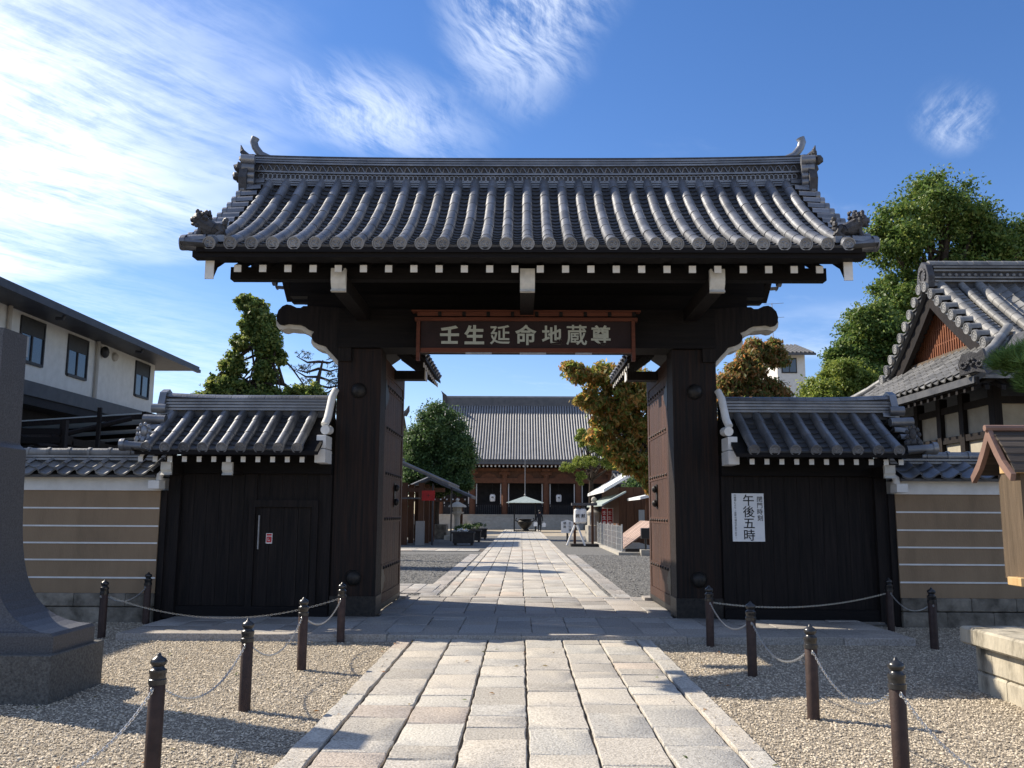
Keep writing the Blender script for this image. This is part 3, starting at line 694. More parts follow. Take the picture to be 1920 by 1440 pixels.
for x in (-2.43, 0.0, 2.43):
    b_ = B('bracket_beam', 'wood', gate, x-0.095, x+0.095, 11.10, 14.3, 4.38, 4.565)
    poly = [(11.10, 4.66), (11.02, 4.655), (11.02, 4.52), (11.035, 4.46), (11.075, 4.40), (11.02, 4.355), (11.10, 4.355)]
    sh = -0.03*np.sign(x)
    v = [(x-0.095, y, z) for y, z in poly]+[(x+0.095, y, z) for y, z in poly]; nn = len(poly)
    MB().add(v, [tuple(range(nn)), tuple(range(2*nn-1, nn-1, -1))]+[(k, (k+1) % nn, nn+(k+1) % nn, nn+k) for k in range(nn)]).build('beam_nose', 'white_old', b_)
B('lintel', 'wood_h', gate, -2.79, 2.79, 12.88, 13.46, 3.97, 4.55)
B('upper_beam', 'wood_h', gate, -3.3, 3.3, 12.98, 13.42, 4.56, 4.80)
B('gable_wall_board', 'wood_h', gate, -3.6, 3.6, 13.1, 13.3, 4.80, 6.35)
B('ridge_purlin', 'wood_h', gate, -3.98, 3.98, 13.08, 13.32, 6.0, 6.25)
arm = [(-3.337, 4.60), (-3.38, 4.572), (-3.44, 4.575), (-3.523, 4.615), (-3.59, 4.625), (-3.65, 4.60), (-3.71, 4.535), (-3.735, 4.45), (-3.725, 4.37), (-3.69, 4.325), (-3.63, 4.315), (-3.56, 4.335), (-3.47, 4.325), (-3.38, 4.32), (-3.32, 4.295), (-3.26, 4.25), (-3.16, 4.212), (-3.195, 4.165), (-3.195, 4.11), (-3.165, 4.06), (-3.10, 4.025), (-3.02, 4.005), (-2.98, 3.985), (-2.94, 3.93), (-2.88, 3.87), (-2.79, 3.77), (-2.6, 3.77), (-2.6, 4.56), (-3.2, 4.60)]
for s in (1, -1):
    poly = [(-s*x if s == -1 else x, z) for x, z in arm]
    poly = [(x*s, z) for x, z in arm]
    ar = MB().prism(poly, 12.90, 12.97, 'Y').build('carved_bracket_arm', 'wood', gate)
    MB().prism([(x-s*0.022, z-0.062) for x, z in poly], 12.972, 13.32, 'Y').build('white_arm_edge', 'white_old', ar)
for s in (-1, 1):
    x0, x1 = sorted((s*2.155, s*2.80))
    p = MB().box(x0, x1, 12.95, 13.42, 0.08, 3.98, bev=0.02).build('main_pillar', 'wood_red', gate)
    B('iron_shoe', 'iron', p, x0-0.012, x1+0.012, 12.937, 13.433, 0.082, 0.36)
    for k in range(9):
        MB().blob((x0+0.05+k*0.068, 12.935, 0.10+0.22*(k % 2)+0.02), (0.012, 0.008, 0.012), n=6, m=4).build('shoe_nail', 'iron', p)
    for z in (0.62, 3.33):
        MB().lathe([(0.115, 0), (0.112, 0.02), (0.085, 0.055), (0.05, 0.075), (0.01, 0.082)], 16, T=Matrix.Translation(((x0+x1)/2+0.05*s*0, 12.95, z)) @ Matrix.Rotation(R(90), 4, 'X')).build('iron_boss', 'iron', p, True)
    B('rear_pillar', 'wood', gate, s*2.62-0.14, s*2.62+0.14, 15.3, 15.58, 0.08, 3.9)
    B('tie_beam', 'wood', gate, s*2.62-0.09, s*2.62+0.09, 13.42, 15.9, 3.62, 3.86)
    # little roof over the open door leaf
    A_, Bp = s*1.58, s*2.74
    rr = MB(); xm = (A_+Bp)/2
    xm = s*2.3; rr.prism([(A_, 3.98), (xm, 4.47), (Bp, 4.15), (Bp, 4.1), (xm, 4.41), (A_, 3.93)], 13.7, 16.3, 'Y'); ro = rr.build('leaf_roof', 'wood', gate)
    tl = MB()
    for k in range(9):
        y = 13.8+0.3*k
        tl.tube([(A_, y, 4.02), (xm, y, 4.53)], 0.06, 8); tl.tube([(Bp, y, 4.19), (xm, y, 4.53)], 0.06, 8)
    tl.tube([(xm, 13.65, 4.6), (xm, 16.35, 4.6)], 0.1, 10); stuff(tl.build('leaf_roof_tiles', 'tile', ro, True))
    for k in range(10):
        y = 13.85+0.25*k
        q = MB().prism([(A_+s*0.05, 3.905), (xm, 4.39), (xm, 4.34), (A_+s*0.05, 3.85)], y, y+0.06, 'Y').build('leaf_roof_rafter', 'wood', ro)
        B('rafter_tip', 'white', q, *sorted((A_+s*0.036, A_+s*0.052)), y-0.002, y+0.062, 3.84, 3.91)
    arm2 = MB().box(*sorted((s*1.66, s*2.7)), 14.35, 14.6, 3.72, 3.86); a2 = arm2.build('cross_arm', 'wood', gate)
    B('arm_tip', 'white', a2, *sorted((s*1.645, s*1.662)), 14.345, 14.605, 3.715, 3.865)
    # open door leaf, swung back
    xi = s*2.16; dr = MB(); x0, x1 = sorted((xi, xi+s*0.07)); yd0, yd1 = 13.46, 15.62
    dr.box(x0, x1, yd0, yd0+0.16, 0.12, 3.9); dr.box(x0, x1, yd1-0.16, yd1, 0.12, 3.9); dr.box(x0, x1, yd0+0.16, yd1-0.16, 0.12, 0.34); dr.box(x0, x1, yd0+0.16, yd1-0.16, 3.68, 3.9)
    door = dr.build('door_leaf', 'door_wood', gate)
    npl = 7; wpl = (yd1-yd0-0.32)/npl
    for k in range(npl):
        x0, x1 = sorted((xi+s*0.012, xi+s*0.055)); y = yd0+0.16+k*wpl
        MB().box(x0, x1, y+0.003, y+wpl-0.003, 0.34, 3.68, bev=0.006).build('plank', 'door_wood', door)
    for z in (0.72, 1.45, 2.15, 2.85, 3.5):
        B('rail', 'door_wood', door, *sorted((xi+s*0.003, xi+s*0.012)), yd0+0.16, yd1-0.16, z-0.05, z+0.05)
        for k in range(8):
            MB().lathe([(0.026, 0), (0.026, 0.006), (0.018, 0.02), (0.004, 0.026)], 8, T=Matrix.Translation((xi+s*0.003, yd0+0.24+k*0.24, z)) @ Matrix.Rotation(R(-90)*s, 4, 'Y')).build('stud', 'iron', door, True)
    for z in (0.55, 3.35):
        mb = MB(); x0, x1 = sorted((xi-s*0.006, xi-s*0.001)); mb.box(x0, x1, yd0-0.02, yd0+0.34, z-0.05, z+0.05)
        for q in (-1, 1): mb.prism([(yd0-0.02, z), (yd0+0.30, z+q*0.02), (yd0+0.22, z+q*0.13), (yd0+0.08, z+q*0.16), (yd0, z+q*0.24)], x0-0.001, x1+0.001, 'X')
        mb.build('hinge_strap', 'iron', door)
    B('edge_plate', 'silver', door, *sorted((xi-s*0.004, xi+s*0.075)), yd1-0.02, yd1+0.006, 3.55, 3.92)
    B('bottom_plate', 'iron', door, *sorted((xi-s*0.004, xi+s*0.074)), yd0, yd1, 0.115, 0.20)
    mb = MB()
    for z in (1.72, 1.95): mb.blob((xi-s*0.03, yd1-0.9, z), (0.05, 0.06, 0.06), n=8, m=6); 
    mb.box(*sorted((xi-s*0.006, xi+s*0.001)), yd1-0.97, yd1-0.83, 1.64, 2.03); mb.build('bolt_guide', 'iron', door, True)
    B('door_stop_stone', 'granite_fl', gate, s*2.25-0.2, s*2.25+0.2, 15.55, 15.95, 0.08, 0.13)

# ------------------------------------------------------------------ name board
SY = 12.56
sign = thing('name_board', 'long maroon name board with pale brush characters hung under the gate lintel', 'sign', (0.02, SY, 3.82), wc=True)
B('panel', 'board_face', sign, -1.53, 1.51, SY, SY+0.05, 3.90, 4.30)
B('frame_rail', 'red_wood', sign, -1.62, 1.60, SY-0.03, SY+0.06, 4.30, 4.352)
B('frame_rail', 'red_wood', sign, -1.53, 1.51, SY-0.03, SY+0.06, 3.84, 3.90)
for xa in (-1.60, 1.50): B('frame_stile', 'red_wood', sign, xa+0.01, xa+0.06, SY-0.05, SY+0.055, 3.72, 4.30)
cap = MB().box(-1.66, 1.64, SY-0.10, SY+0.06, 4.425, 4.445).build('cap_board', 'red_wood', sign)
for k in range(9):
    xa = -1.58+0.35*k; B('cap_panel', 'red_wood', sign, xa, xa+0.30, SY-0.06, SY-0.035, 4.366, 4.424)
    B('cap_slat', 'wood', sign, xa+0.302, xa+0.348, SY-0.085, SY, 4.366, 4.424)
for xa in (-0.88, -0.10, 0.70): B('hanger_plate', 'silver', sign, xa, xa+0.38 if xa < 0.5 else xa+0.24, SY-0.02, SY+0.02, 3.815, 3.8395)
for c, xa, sz in zip('壬生延命地蔵尊', (-1.115, -0.757, -0.386, -0.012, 0.365, 0.722, 1.07), (0.25, 0.26, 0.26, 0.27, 0.26, 0.27, 0.26)):
    inst('character', text_mesh(c, sz*1.14, 'letters', {'延': 0.012, '蔵': 0.012, '壬': 0.034, '生': 0.032}.get(c, 0.02), 0.006), sign, Matrix.Translation((xa, SY-0.006, 4.10)) @ FACE)

# ------------------------------------------------------------------ lions on the roof corners
def lion(x, s, label):
    t = thing('guardian_lion', label, 'ornament', (x, 10.78, 5.0), 0, 'tile lions crouching on the roof corners')
    random.seed(int(abs(x)*100)+(1 if s > 0 else 2))
    b = MB(); k = 0.92
    b.blob((0, 0, 0.10), (0.15, 0.085, 0.085), jit=0.12); b.blob((0.10*-s, 0.02, 0.09), (0.09, 0.085, 0.10), jit=0.15)
    b.tube([(-s*0.05, 0, 0.1), (s*0.08, -0.01, 0.16), (s*0.13, -0.01, 0.21)], [0.09, 0.10, 0.09], 8)
    for yy in (-0.05, 0.05):
        b.tube([(s*0.12, yy, 0.15), (s*0.135, yy, 0.06), (s*0.16, yy, -0.01)], [0.04, 0.028, 0.034], 6)
        b.tube([(-s*0.12, yy, 0.12), (-s*0.17, yy, 0.05), (-s*0.10, yy, -0.01)], [0.055, 0.04, 0.036], 6)
    body = b.build('body', 'orn', t, True)
    h = MB(); h.blob((s*0.16, -0.01, 0.24), (0.10, 0.095, 0.095), jit=0.12); h.blob((s*0.235, -0.015, 0.23), (0.05, 0.06, 0.045), jit=0.1); h.blob((s*0.22, -0.015, 0.165), (0.05, 0.05, 0.025))
    for yy in (-0.06, 0.05): h.blob((s*0.17, yy, 0.335), (0.03, 0.022, 0.035))
    h.build('head', 'orn', t, True)
    m = MB()
    for _ in range(70):
        a = random.uniform(0, 6.28); q = random.uniform(0.07, 0.135); m.blob((s*(0.09+random.uniform(-0.07, 0.09)), q*math.cos(a)*0.9, 0.23+q*math.sin(a)), random.uniform(0.018, 0.036), n=6, m=4, jit=0.25)
    m.build('mane', 'orn', t, True)
    m = MB()
    for _ in range(20):
        q = random.random(); m.blob((-s*(0.18+0.03*q), random.uniform(-0.05, 0.05), 0.10+0.14*q+random.uniform(-0.03, 0.03)), random.uniform(0.02, 0.04), n=6, m=4, jit=0.25)
    m.build('tail', 'orn', t, True)
    m = MB().box(-0.22, 0.22, -0.08, 0.08, -0.10, -0.005); m.build('footing', 'tile', t)
    t.scale = (0.92, 0.92, 0.92)
lion(-4.02, -1, 'dark tile lion crouching on the roof corner above the wicket wing'); lion(4.04, 1, 'dark tile lion crouching on the roof corner above the wing with the poster')

# ------------------------------------------------------------------ side wings with their own tiled roofs
WY = 13.08
def wing(s, xs, xa, xb, label, nraf):
    # xa = inner end (at the pillar), xb = outer end
    w = thing('gate_wing', label, 'gate wing', (s*4.0, 12.9, 0), wc=True)
    def X2(a, b): return sorted((s*a, s*b))
    zE, zR = 2.425, 3.02
    prof = [(12.1+0.95*i/8, zE+0.95*(0.55*(i/8)+0.09*(i/8)**2)) for i in range(9)]
    back = Matrix.Translation((0, 2*WY, 0)) @ Matrix.Rotation(math.pi, 4, 'Z')
    lo, hi = X2(2.86, 5.38)
    d = deck_mesh(lo, hi, prof, 0.05, -0.05); p2 = [(2*WY-y, z) for y, z in prof]
    d.prism([(y, z-0.02) for y, z in p2]+[(y, z-0.1) for y, z in reversed(p2)], lo, hi, 'X')
    rf_ = d.build('roof', 'wood_h', w)
    tile_slope(rf_, I4, xs, prof, 0.068, 0.34, 0.15, 300)
    bk_ = MB()
    for x in xs: bk_.tube([(x, y, z) for y, z in p2[::2]], 0.068, 8)
    stuff(bk_.build('rear_tile_rows', 'tile', rf_, True))
    verge_tiles(rf_, I4, s*5.22, s*5.42, prof, 0.066, 0.24, skip=1); verge_tiles(rf_, back, s*5.22, s*5.42, prof, 0.066, 0.24)
    mb = MB(); mb.tube([(s*5.2, 12.17, 2.43), (s*5.5, 12.15, 2.44), (s*5.58, 12.15, 2.455)], [0.066, 0.068, 0.085], 12); mb.build('corner_tile', 'tile', rf_, True)
    inst('corner_disc', disc_mesh(0.085), rf_, Matrix.Translation((s*5.582, 12.15, 2.455)) @ Matrix.Rotation(R(90)*s, 4, 'Z'))
    # peach ornament near the corner
    mb = MB(); mb.blob((s*5.33, 12.25, 2.66), (0.055, 0.035, 0.085), n=10, m=8)
    for a in range(9): mb.blob((s*5.33+0.085*math.cos(a*0.7), 12.24, 2.65+0.1*math.sin(a*0.7)), (0.03, 0.02, 0.035), n=6, m=4)
    for a in (-0.08, 0, 0.08): mb.blob((s*5.33+a, 12.24, 2.53), (0.05, 0.04, 0.06), n=6, m=5, jit=0.15)
    mb.build('corner_ornament', 'orn' if s > 0 else 'tile', rf_, True)
    # ridge
    rd = MB().box(lo, s*5.30 if s > 0 else hi, WY-0.1, WY+0.1, 2.92, 3.22) if s > 0 else MB().box(s*5.30, hi, WY-0.1, WY+0.1, 2.92, 3.22)
    rd = rd.build('ridge', 'tile_pan', w)
    for k, (hw, z0) in enumerate(((0.16, 3.03), (0.15, 3.075), (0.14, 3.12), (0.135, 3.165))):
        B('ridge_course', 'tile', rd, lo, hi if s < 0 else s*5.34, WY-hw, WY+hw, z0, z0+0.032) if s > 0 else B('ridge_course', 'tile', rd, s*5.34, hi, WY-hw, WY+hw, z0, z0+0.032)
    n = 10; L0, L1 = X2(2.88, 5.36)
    for k in range(n):
        x0 = L0+(L1-L0)*k/n; x1 = L0+(L1-L0)*(k+1)/n-0.004; a = arc(0.125, 8, -80, 80); zc = 3.19
        def lift(x): return 0.035*max(0, (abs(x)-4.4))**1.5
        v = [(x0, WY+p, zc+q*0.68+lift(x0)) for p, q in a]+[(x1, WY+p, zc+q*0.68+lift(x1)) for p, q in a]
        MB().add(v, [(i, i+1, 10+i, 9+i) for i in range(8)]+[tuple(range(8, -1, -1)), tuple(range(9, 18))]).build('ridge_cap_tile', 'tile', rd, True)
    MB().prism([(WY-0.17, 2.98), (WY-0.2, 3.1), (WY-0.13, 3.3), (WY, 3.36), (WY+0.13, 3.3), (WY+0.2, 3.1), (WY+0.17, 2.98)], *X2(5.33, 5.43), axis='X').build('ridge_end_tile', 'tile', rd)
    MB().tube([(s*5.3, WY-0.18, 3.05), (s*5.5, WY-0.2, 3.05)], 0.07, 12).build('ridge_end_roll', 'tile', rd, True)
    MB().tube([(s*5.2, WY-0.42, 2.86), (s*5.52, WY-0.42, 2.87)], 0.066, 12).build('ridge_end_roll', 'tile', rd, True)
    # rafters
    B('eave_fascia', 'wood_h', w, *X2(2.95, 5.42), 12.2, 12.26, 2.33, 2.375)
    for k in range(nraf):
        x = s*(3.11+0.2045*k)
        q = MB().prism([(12.27, 2.235), (13.05, 2.70), (13.05, 2.76), (12.27, 2.305)], x-0.03, x+0.03, 'X').build('rafter', 'wood', w)
        B('rafter_tip', 'white', q, x-0.032, x+0.032, 12.258, 12.272, 2.232, 2.308)
    for xx in ((4.18, 5.04) if s < 0 else (5.04,)):
        q = B('bracket_beam', 'wood', w, s*xx-0.07, s*xx+0.07, 12.42, 13.0, 2.08, 2.22)
        MB().prism([(12.42, 2.235), (12.36, 2.235), (12.36, 2.13), (12.40, 2.09), (12.345, 2.055), (12.42, 2.055)], s*xx-0.072, s*xx+0.072, 'X').build('beam_nose', 'white_old', q)
    B('wall_plate', 'wood_h', w, *X2(2.82, 5.15), 12.84, 13.1, 2.10, 2.36)
    # white plastered verge against the pillar
    pl = [(2.80, 3.30), (2.86, 3.30), (2.885, 3.26), (2.89, 3.1), (2.92, 2.95), (2.99, 2.80), (2.95, 2.765), (2.88, 2.83), (2.80, 2.95)]
    pf_ = [(WY-0.02, 3.33), (WY-0.10, 3.35), (WY-0.18, 3.27), (12.72, 2.90), (12.56, 2.76), (12.52, 2.70), (12.45, 2.74), (12.6, 2.92), (WY-0.25, 3.36)]
    mb = MB()
    sp_ = [(s*2.80, 13.0, 3.33), (s*2.82, 12.92, 3.33), (s*2.84, 12.8, 3.20), (s*2.845, 12.7, 3.03), (s*2.85, 12.6, 2.88), (s*2.87, 12.52, 2.78)]
    mb.tube(sp_, [0.03, 0.05, 0.055, 0.055, 0.055, 0.055], 10); mb.build('white_verge_roll', 'white', w, True)
    MB().tube([(s*2.84, 12.7, 2.72), (s*2.84, 12.42, 2.70)], 0.065, 12).build('white_verge_end', 'white', w, True)
    MB().box(*X2(2.82, 2.95), 12.40, 12.8, 2.44, 2.625, bev=0.006).build('white_verge_block', 'white', w)
    MB().box(*X2(2.815, 2.965), 12.38, 12.8, 2.235, 2.43, bev=0.006).build('white_verge_block', 'white', w)
    # board wall
    B('corner_post', 'wood', w, *X2(5.0, 5.17), 12.84, 13.1, 0.06, 2.10)
    B('pillar_filler', 'wood', w, *X2(2.801, 2.86), 12.98, 13.12, 0.08, 2.4)
    B('sill', 'wood_h', w, *X2(2.82, 5.0), 12.87, 13.08, 0.06, 0.22)
    n = 12
    for k in range(n):
        a = 2.82+2.18*k/n; b_ = 2.82+2.18*(k+1)/n
        if s < 0 and 3.05 < (a+b_)/2 < 3.95: MB().box(*X2(a+0.002, b_-0.002), 12.94, 12.98, 1.62, 2.10).build('board', 'wood', w)
        else: MB().box(*X2(a+0.002, b_-0.002), 12.92, 12.97, 0.22, 2.10, bev=0.004).build('board', 'wood', w)
    if s < 0:
        dm_ = MB(); dm_.box(*X2(3.0, 3.09), 12.87, 12.99, 0.22, 1.62); dm_.box(*X2(3.91, 4.0), 12.87, 12.99, 0.22, 1.62); dm_.box(*X2(3.0, 4.0), 12.87, 12.99, 1.62, 1.72); dm_.build('door_frame', 'wood', w)
        dd = MB().box(*X2(3.09, 3.91), 12.93, 12.965, 0.22, 1.62).build('wicket_door', 'wood', w)
        for k in range(4): MB().box(*X2(3.095+0.204*k, 3.095+0.204*k+0.2), 12.915, 12.93, 0.22, 1.62, bev=0.004).build('door_board', 'wood', dd)
        B('handle', 'silver', dd, *X2(3.845, 3.862), 12.885, 12.915, 1.02, 1.50)
        for xx in (3.12, 3.30): B('edge_strip', 'iron', dd, *X2(xx, xx+0.006), 12.905, 12.915, 0.35, 1.58)
        st = tag(B('door_notice', 'paper', None, -3.745, -3.655, 12.905, 12.911, 1.10, 1.245), 'small red and white notice stuck on the dark wicket door', 'notice')
        B('print_block', 'red_paper', st, -3.737, -3.663, 12.903, 12.9055, 1.115, 1.20); B('print_block', 'red_paper', st, -3.737, -3.663, 12.903, 12.9055, 1.21, 1.238)
        inst('lettering', text_mesh('し', 0.05, 'paper', 0.02, 0.001), st, Matrix.Translation((-3.70, 12.9015, 1.158)) @ FACE)
    return w
random.seed(15)
wing(-1, sorted([-3.142-0.2599*i for i in range(9)]), 0, 0, 'dark board wing with wicket door and sunlit grey tile roof, beside the monument', 12)
wing(1, [3.101+0.2809*i for i in range(8)], 0, 0, 'dark board wing carrying the white poster, its tile roof in shade', 11)
for k in range(0): pass
ps = tag(B('poster', 'paper', None, 2.965, 3.425, 12.905, 12.912, 1.165, 1.85), 'white poster of closing time in black Japanese characters on dark boards', 'poster')
def vtext(parent, chars, x, ztop, step, size, y, bold, m='ink'):
    for i, c in enumerate(chars):
        if c != ' ': inst('lettering', text_mesh(c, size, m, bold, 0.0012), parent, Matrix.Translation((x, y, ztop-step*(i+0.5))) @ FACE)
vtext(ps, '午後五時', 3.205, 1.835, 0.165, 0.172, 12.903, 0.007)
vtext(ps, '閉門時刻', 3.365, 1.81, 0.089, 0.088, 12.903, 0.004)
vtext(ps, '行事等により、変更の場合があります。', 3.012, 1.84, 0.0357, 0.034, 12.903, 0.0)

# ------------------------------------------------------------------ ochre walls
def sangawara():
    n = 8; w = 0.27; v = []
    for y, dz in ((0, 0.02), (0.3, 0.0)):
        for i in range(n+1):
            t = i/n; z = -0.045*math.sin(math.pi*min(1, t/0.72)) if t < 0.72 else 0.032*math.sin(math.pi*(t-0.72)/0.28)
            v.append((-w/2+w*1.06*t, y, z+dz+0.02*t))
    for i in range(n+1): v.append((v[i][0], 0.002, v[i][2]-0.028))
    return v, [(i, i+1, n+2+i, n+1+i) for i in range(n)]+[(i+1, i, 2*n+2+i, 2*n+3+i) for i in range(n)]
def ochre_wall(x0, x1, end_in, label):
    w = thing('plaster_wall', label, 'wall', ((x0+x1)/2, 12.95, 0), wc=True)
    yf = 12.78
    B('plaster', 'plaster', w, x0, x1, yf, 13.2, 0.40, 1.845)
    for z in (1.593, 1.34, 1.10, 0.862, 0.615): B('white_line', 'white', w, x0, x1, yf-0.012, yf+0.002, z-0.011, z+0.011)
    B('cornice', 'white', w, x0, x1, yf-0.03, 13.23, 1.845, 2.05)
    random.seed(int(x0*10)+50)
    for (z0, z1, ln) in ((0.215, 0.40, 0.62), (-0.06, 0.21, 0.75)):
        x = x0
        while x < x1-0.01:
            e = min(x+random.uniform(0.7, 1.2)*ln, x1)
            if x1-e < 0.25: e = x1
            MB().box(x+0.004, e-0.004, yf-0.035+random.uniform(-.006, .006), 13.2, z0+0.003, z1-0.003, bev=0.012).build('base_stone', 'base_stone', w); x = e
    v, f = sangawara(); me = MB().add(v, f).mesh('wave_tile', 'tile_old' if x0 < 0 else 'tile', True)
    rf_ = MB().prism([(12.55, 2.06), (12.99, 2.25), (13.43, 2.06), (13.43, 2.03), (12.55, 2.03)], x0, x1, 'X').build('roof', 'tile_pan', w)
    n = int((x1-x0)/0.27)
    for k in range(n+1):
        x = (x0+0.135+0.27*k) if x0 > 0 else (x1-0.155-0.27*k)
        for j in range(2):
            q = Matrix.Translation((x+0.0*j, 12.50+0.215*j, 2.085+0.105*j)) @ Matrix.Rotation(R(24), 4, 'X'); inst('wave_tile', me, rf_, q)
        inst('wave_tile', me, rf_, Matrix.Translation((x, 13.46, 2.085)) @ Matrix.Rotation(math.pi, 4, 'Z') @ Matrix.Rotation(R(24), 4, 'X'))
    rd = B('ridge', 'tile_pan', w, x0, x1, 12.92, 13.06, 2.2, 2.36)
    B('ridge_course', 'tile', rd, x0, x1, 12.885, 13.095, 2.285, 2.315); B('ridge_course', 'tile', rd, x0, x1, 12.89, 13.09, 2.33, 2.355)
    x = x0
    tm_ = 'tile_old' if x0 < 0 else 'tile'
    while x < x1-0.05:
        e = min(x+0.30, x1)
        MB().tube([(x, 12.99, 2.40), (e-0.03, 12.99, 2.40)], 0.065, 12).build('ridge_cap_tile', tm_, rd, True)
        MB().tube([(e-0.04, 12.99, 2.40), (e, 12.99, 2.40)], 0.079, 12).build('ridge_collar', tm_, rd, True); x = e
    # white stepped end by the wing
    s = 1 if x0 > 0 else -1
    MB().box(*sorted((s*5.185, s*5.34)), 12.52, 12.74, 1.865, 1.985, bev=0.004).build('white_end_block', 'white', w)
    MB().tube([(s*5.225, 12.62, 1.99), (s*5.22, 12.62, 2.06), (s*5.16, 12.62, 2.12)], [0.05, 0.05, 0.035], 8).build('white_end_roll', 'white', w, True)
    B('end_post', 'wood', w, *sorted((s*5.17, s*5.26)), 12.80, 13.15, 0.0, 1.85)
ochre_wall(-13.0, -5.262, -5.262, 'ochre plaster wall with white lines and sunlit wave tiles behind the monument')
ochre_wall(5.262, 13.0, 5.262, 'shaded ochre plaster wall with white lines behind the roofed notice board')

# ------------------------------------------------------------------ dark stone monument
mon = thing('stone_monument', 'tall dark granite monument with flared foot on a square plinth', 'monument', (-4.95, 7.9, 0), wc=True)
MB().box(-6.02, -3.88, 7.39, 8.31, -0.05, 0.385, bev=0.006).build('plinth', 'mon_base', mon)
P = [(0.385, 1.02, 0.36), (0.52, 1.02, 0.36)]
P += [(0.545+1.5*t**1.7, 0.335+0.60*(1-t)**3.4+0.055*(1-t), 0.225+0.115*(1-t)**3.4+0.015*(1-t)) for t in [i/18 for i in range(19)]]
P += [(2.10, 0.335, 0.22), (2.14, 0.295, 0.20), (2.16, 0.29, 0.195), (3.16, 0.275, 0.19)]
mb = MB(); v = []; f = []
for z, a, b in P: v += [(-4.95-a, 7.86-b, z), (-4.95+a, 7.86-b, z), (-4.95+a, 7.86+b, z), (-4.95-a, 7.86+b, z)]
for k in range(len(P)-1):
    for i in range(4): f.append((4*k+i, 4*k+(i+1) % 4, 4*k+4+(i+1) % 4, 4*k+4+i))
f += [(3, 2, 1, 0), tuple(range(len(v)-4, len(v)))]
mb.add(v, f); mb.build('shaft', 'mon', mon)

# ------------------------------------------------------------------ roofed notice board on stone plinth
pl = thing('stone_plinth', 'weathered pale stone block plinth under the roofed notice board', 'plinth', (5.0, 7.2, 0), wc=True)
random.seed(77)
def blocks(parent, x0, x1, y0, y1, z0, z1, along, cuts, m, name='stone_block', proud=0.0):
    c = [0]+list(cuts)+[1]
    for a, b in zip(c, c[1:]):
        if along == 'Y': MB().box(x0-proud, x1, y0+(y1-y0)*a+0.004, y0+(y1-y0)*b-0.004, z0+0.003, z1-0.003, bev=0.018).build(name, m, parent)
        else: MB().box(x0+(x1-x0)*a+0.004, x0+(x1-x0)*b-0.004, y0, y1, z0+0.003, z1-0.003, bev=0.018).build(name, m, parent)
B('core', 'base_stone', pl, 4.2, 6.5, 5.7, 8.2, -0.1, 0.52)
for (z0, z1, cuts, x0) in ((-0.05, 0.17, (0.3, 0.56, 0.82), 4.03), (0.17, 0.40, (0.22, 0.5, 0.9), 4.03)):
    blocks(pl, x0, 4.35, 5.6, 8.28, z0, z1, 'Y', cuts, 'plinth'); blocks(pl, 4.36, 6.6, 8.0, 8.28, z0, z1, 'X', (0.4, 0.7), 'plinth'); blocks(pl, 4.36, 6.6, 5.6, 5.9, z0, z1, 'X', (0.35, 0.7), 'plinth')
blocks(pl, 3.94, 4.45, 5.5, 8.37, 0.40, 0.56, 'Y', (0.3, 0.62, 0.92), 'plinth', 'coping_stone'); blocks(pl, 4.46, 6.7, 8.0, 8.37, 0.40, 0.555, 'X', (0.5,), 'plinth', 'coping_stone'); blocks(pl, 4.46, 6.7, 5.5, 5.9, 0.40, 0.555, 'X', (0.5,), 'plinth', 'coping_stone')
nb = thing('notice_board', 'roofed timber notice board with pinkish bargeboards and pale beam ends', 'notice board', (5.2, 8.2, 0.55), wc=True)
B('end_post', 'grey_wood', nb, 4.42, 4.50, 8.05, 8.42, 0.98, 1.93)
B('end_post', 'grey_wood', nb, 6.3, 6.38, 8.05, 8.42, 0.98, 1.93)
for z in (0.93, 1.93): MB().box(4.34, 6.46, 8.02, 8.24, z, z+0.075, bev=0.006).build('beam', 'pale_wood', nb)
B('panel', 'grey_wood', nb, 4.50, 6.3, 8.2, 8.26, 1.0, 1.93)
for x in (4.55, 6.15): B('leg', 'wood', nb, x, x+0.16, 8.1, 8.36, 0.55, 0.93)
ry, rzz = 8.30, 2.33
for k in range(6):          # overlapping roof planks each side
    t0, t1 = k/6, (k+1)/6+0.05
    for s in (-1, 1):
        def pt(t): return (ry+s*0.33*t, rzz-0.40*(0.9*t+0.1*math.sin(t*3.14)*-1)-0.02*0)
        a, b = pt(t0), pt(t1)
        MB().prism([(a[0], a[1]), (b[0], b[1]+0.012), (b[0], b[1]-0.014), (a[0], a[1]-0.02)], 4.32, 6.54, 'X').build('roof_plank', 'roof_plank', nb)
for x in (4.30, 6.53):
    for s in (-1, 1):
        cv = [(ry, rzz+0.035), (ry+s*0.11, rzz-0.13), (ry+s*0.22, rzz-0.28), (ry+s*0.36, rzz-0.41)]
        lw = [(ry+s*0.335, rzz-0.47), (ry+s*0.185, rzz-0.345), (ry+s*0.085, rzz-0.215), (ry, rzz-0.085)]
        MB().prism(cv+lw, x-0.02, x+0.025, 'X').build('barge_board', 'barge_pink', nb)
MB().tube([(4.26, ry, rzz+0.03), (6.58, ry, rzz+0.03)], 0.03, 8).build('ridge_bar', 'barge_pink', nb)

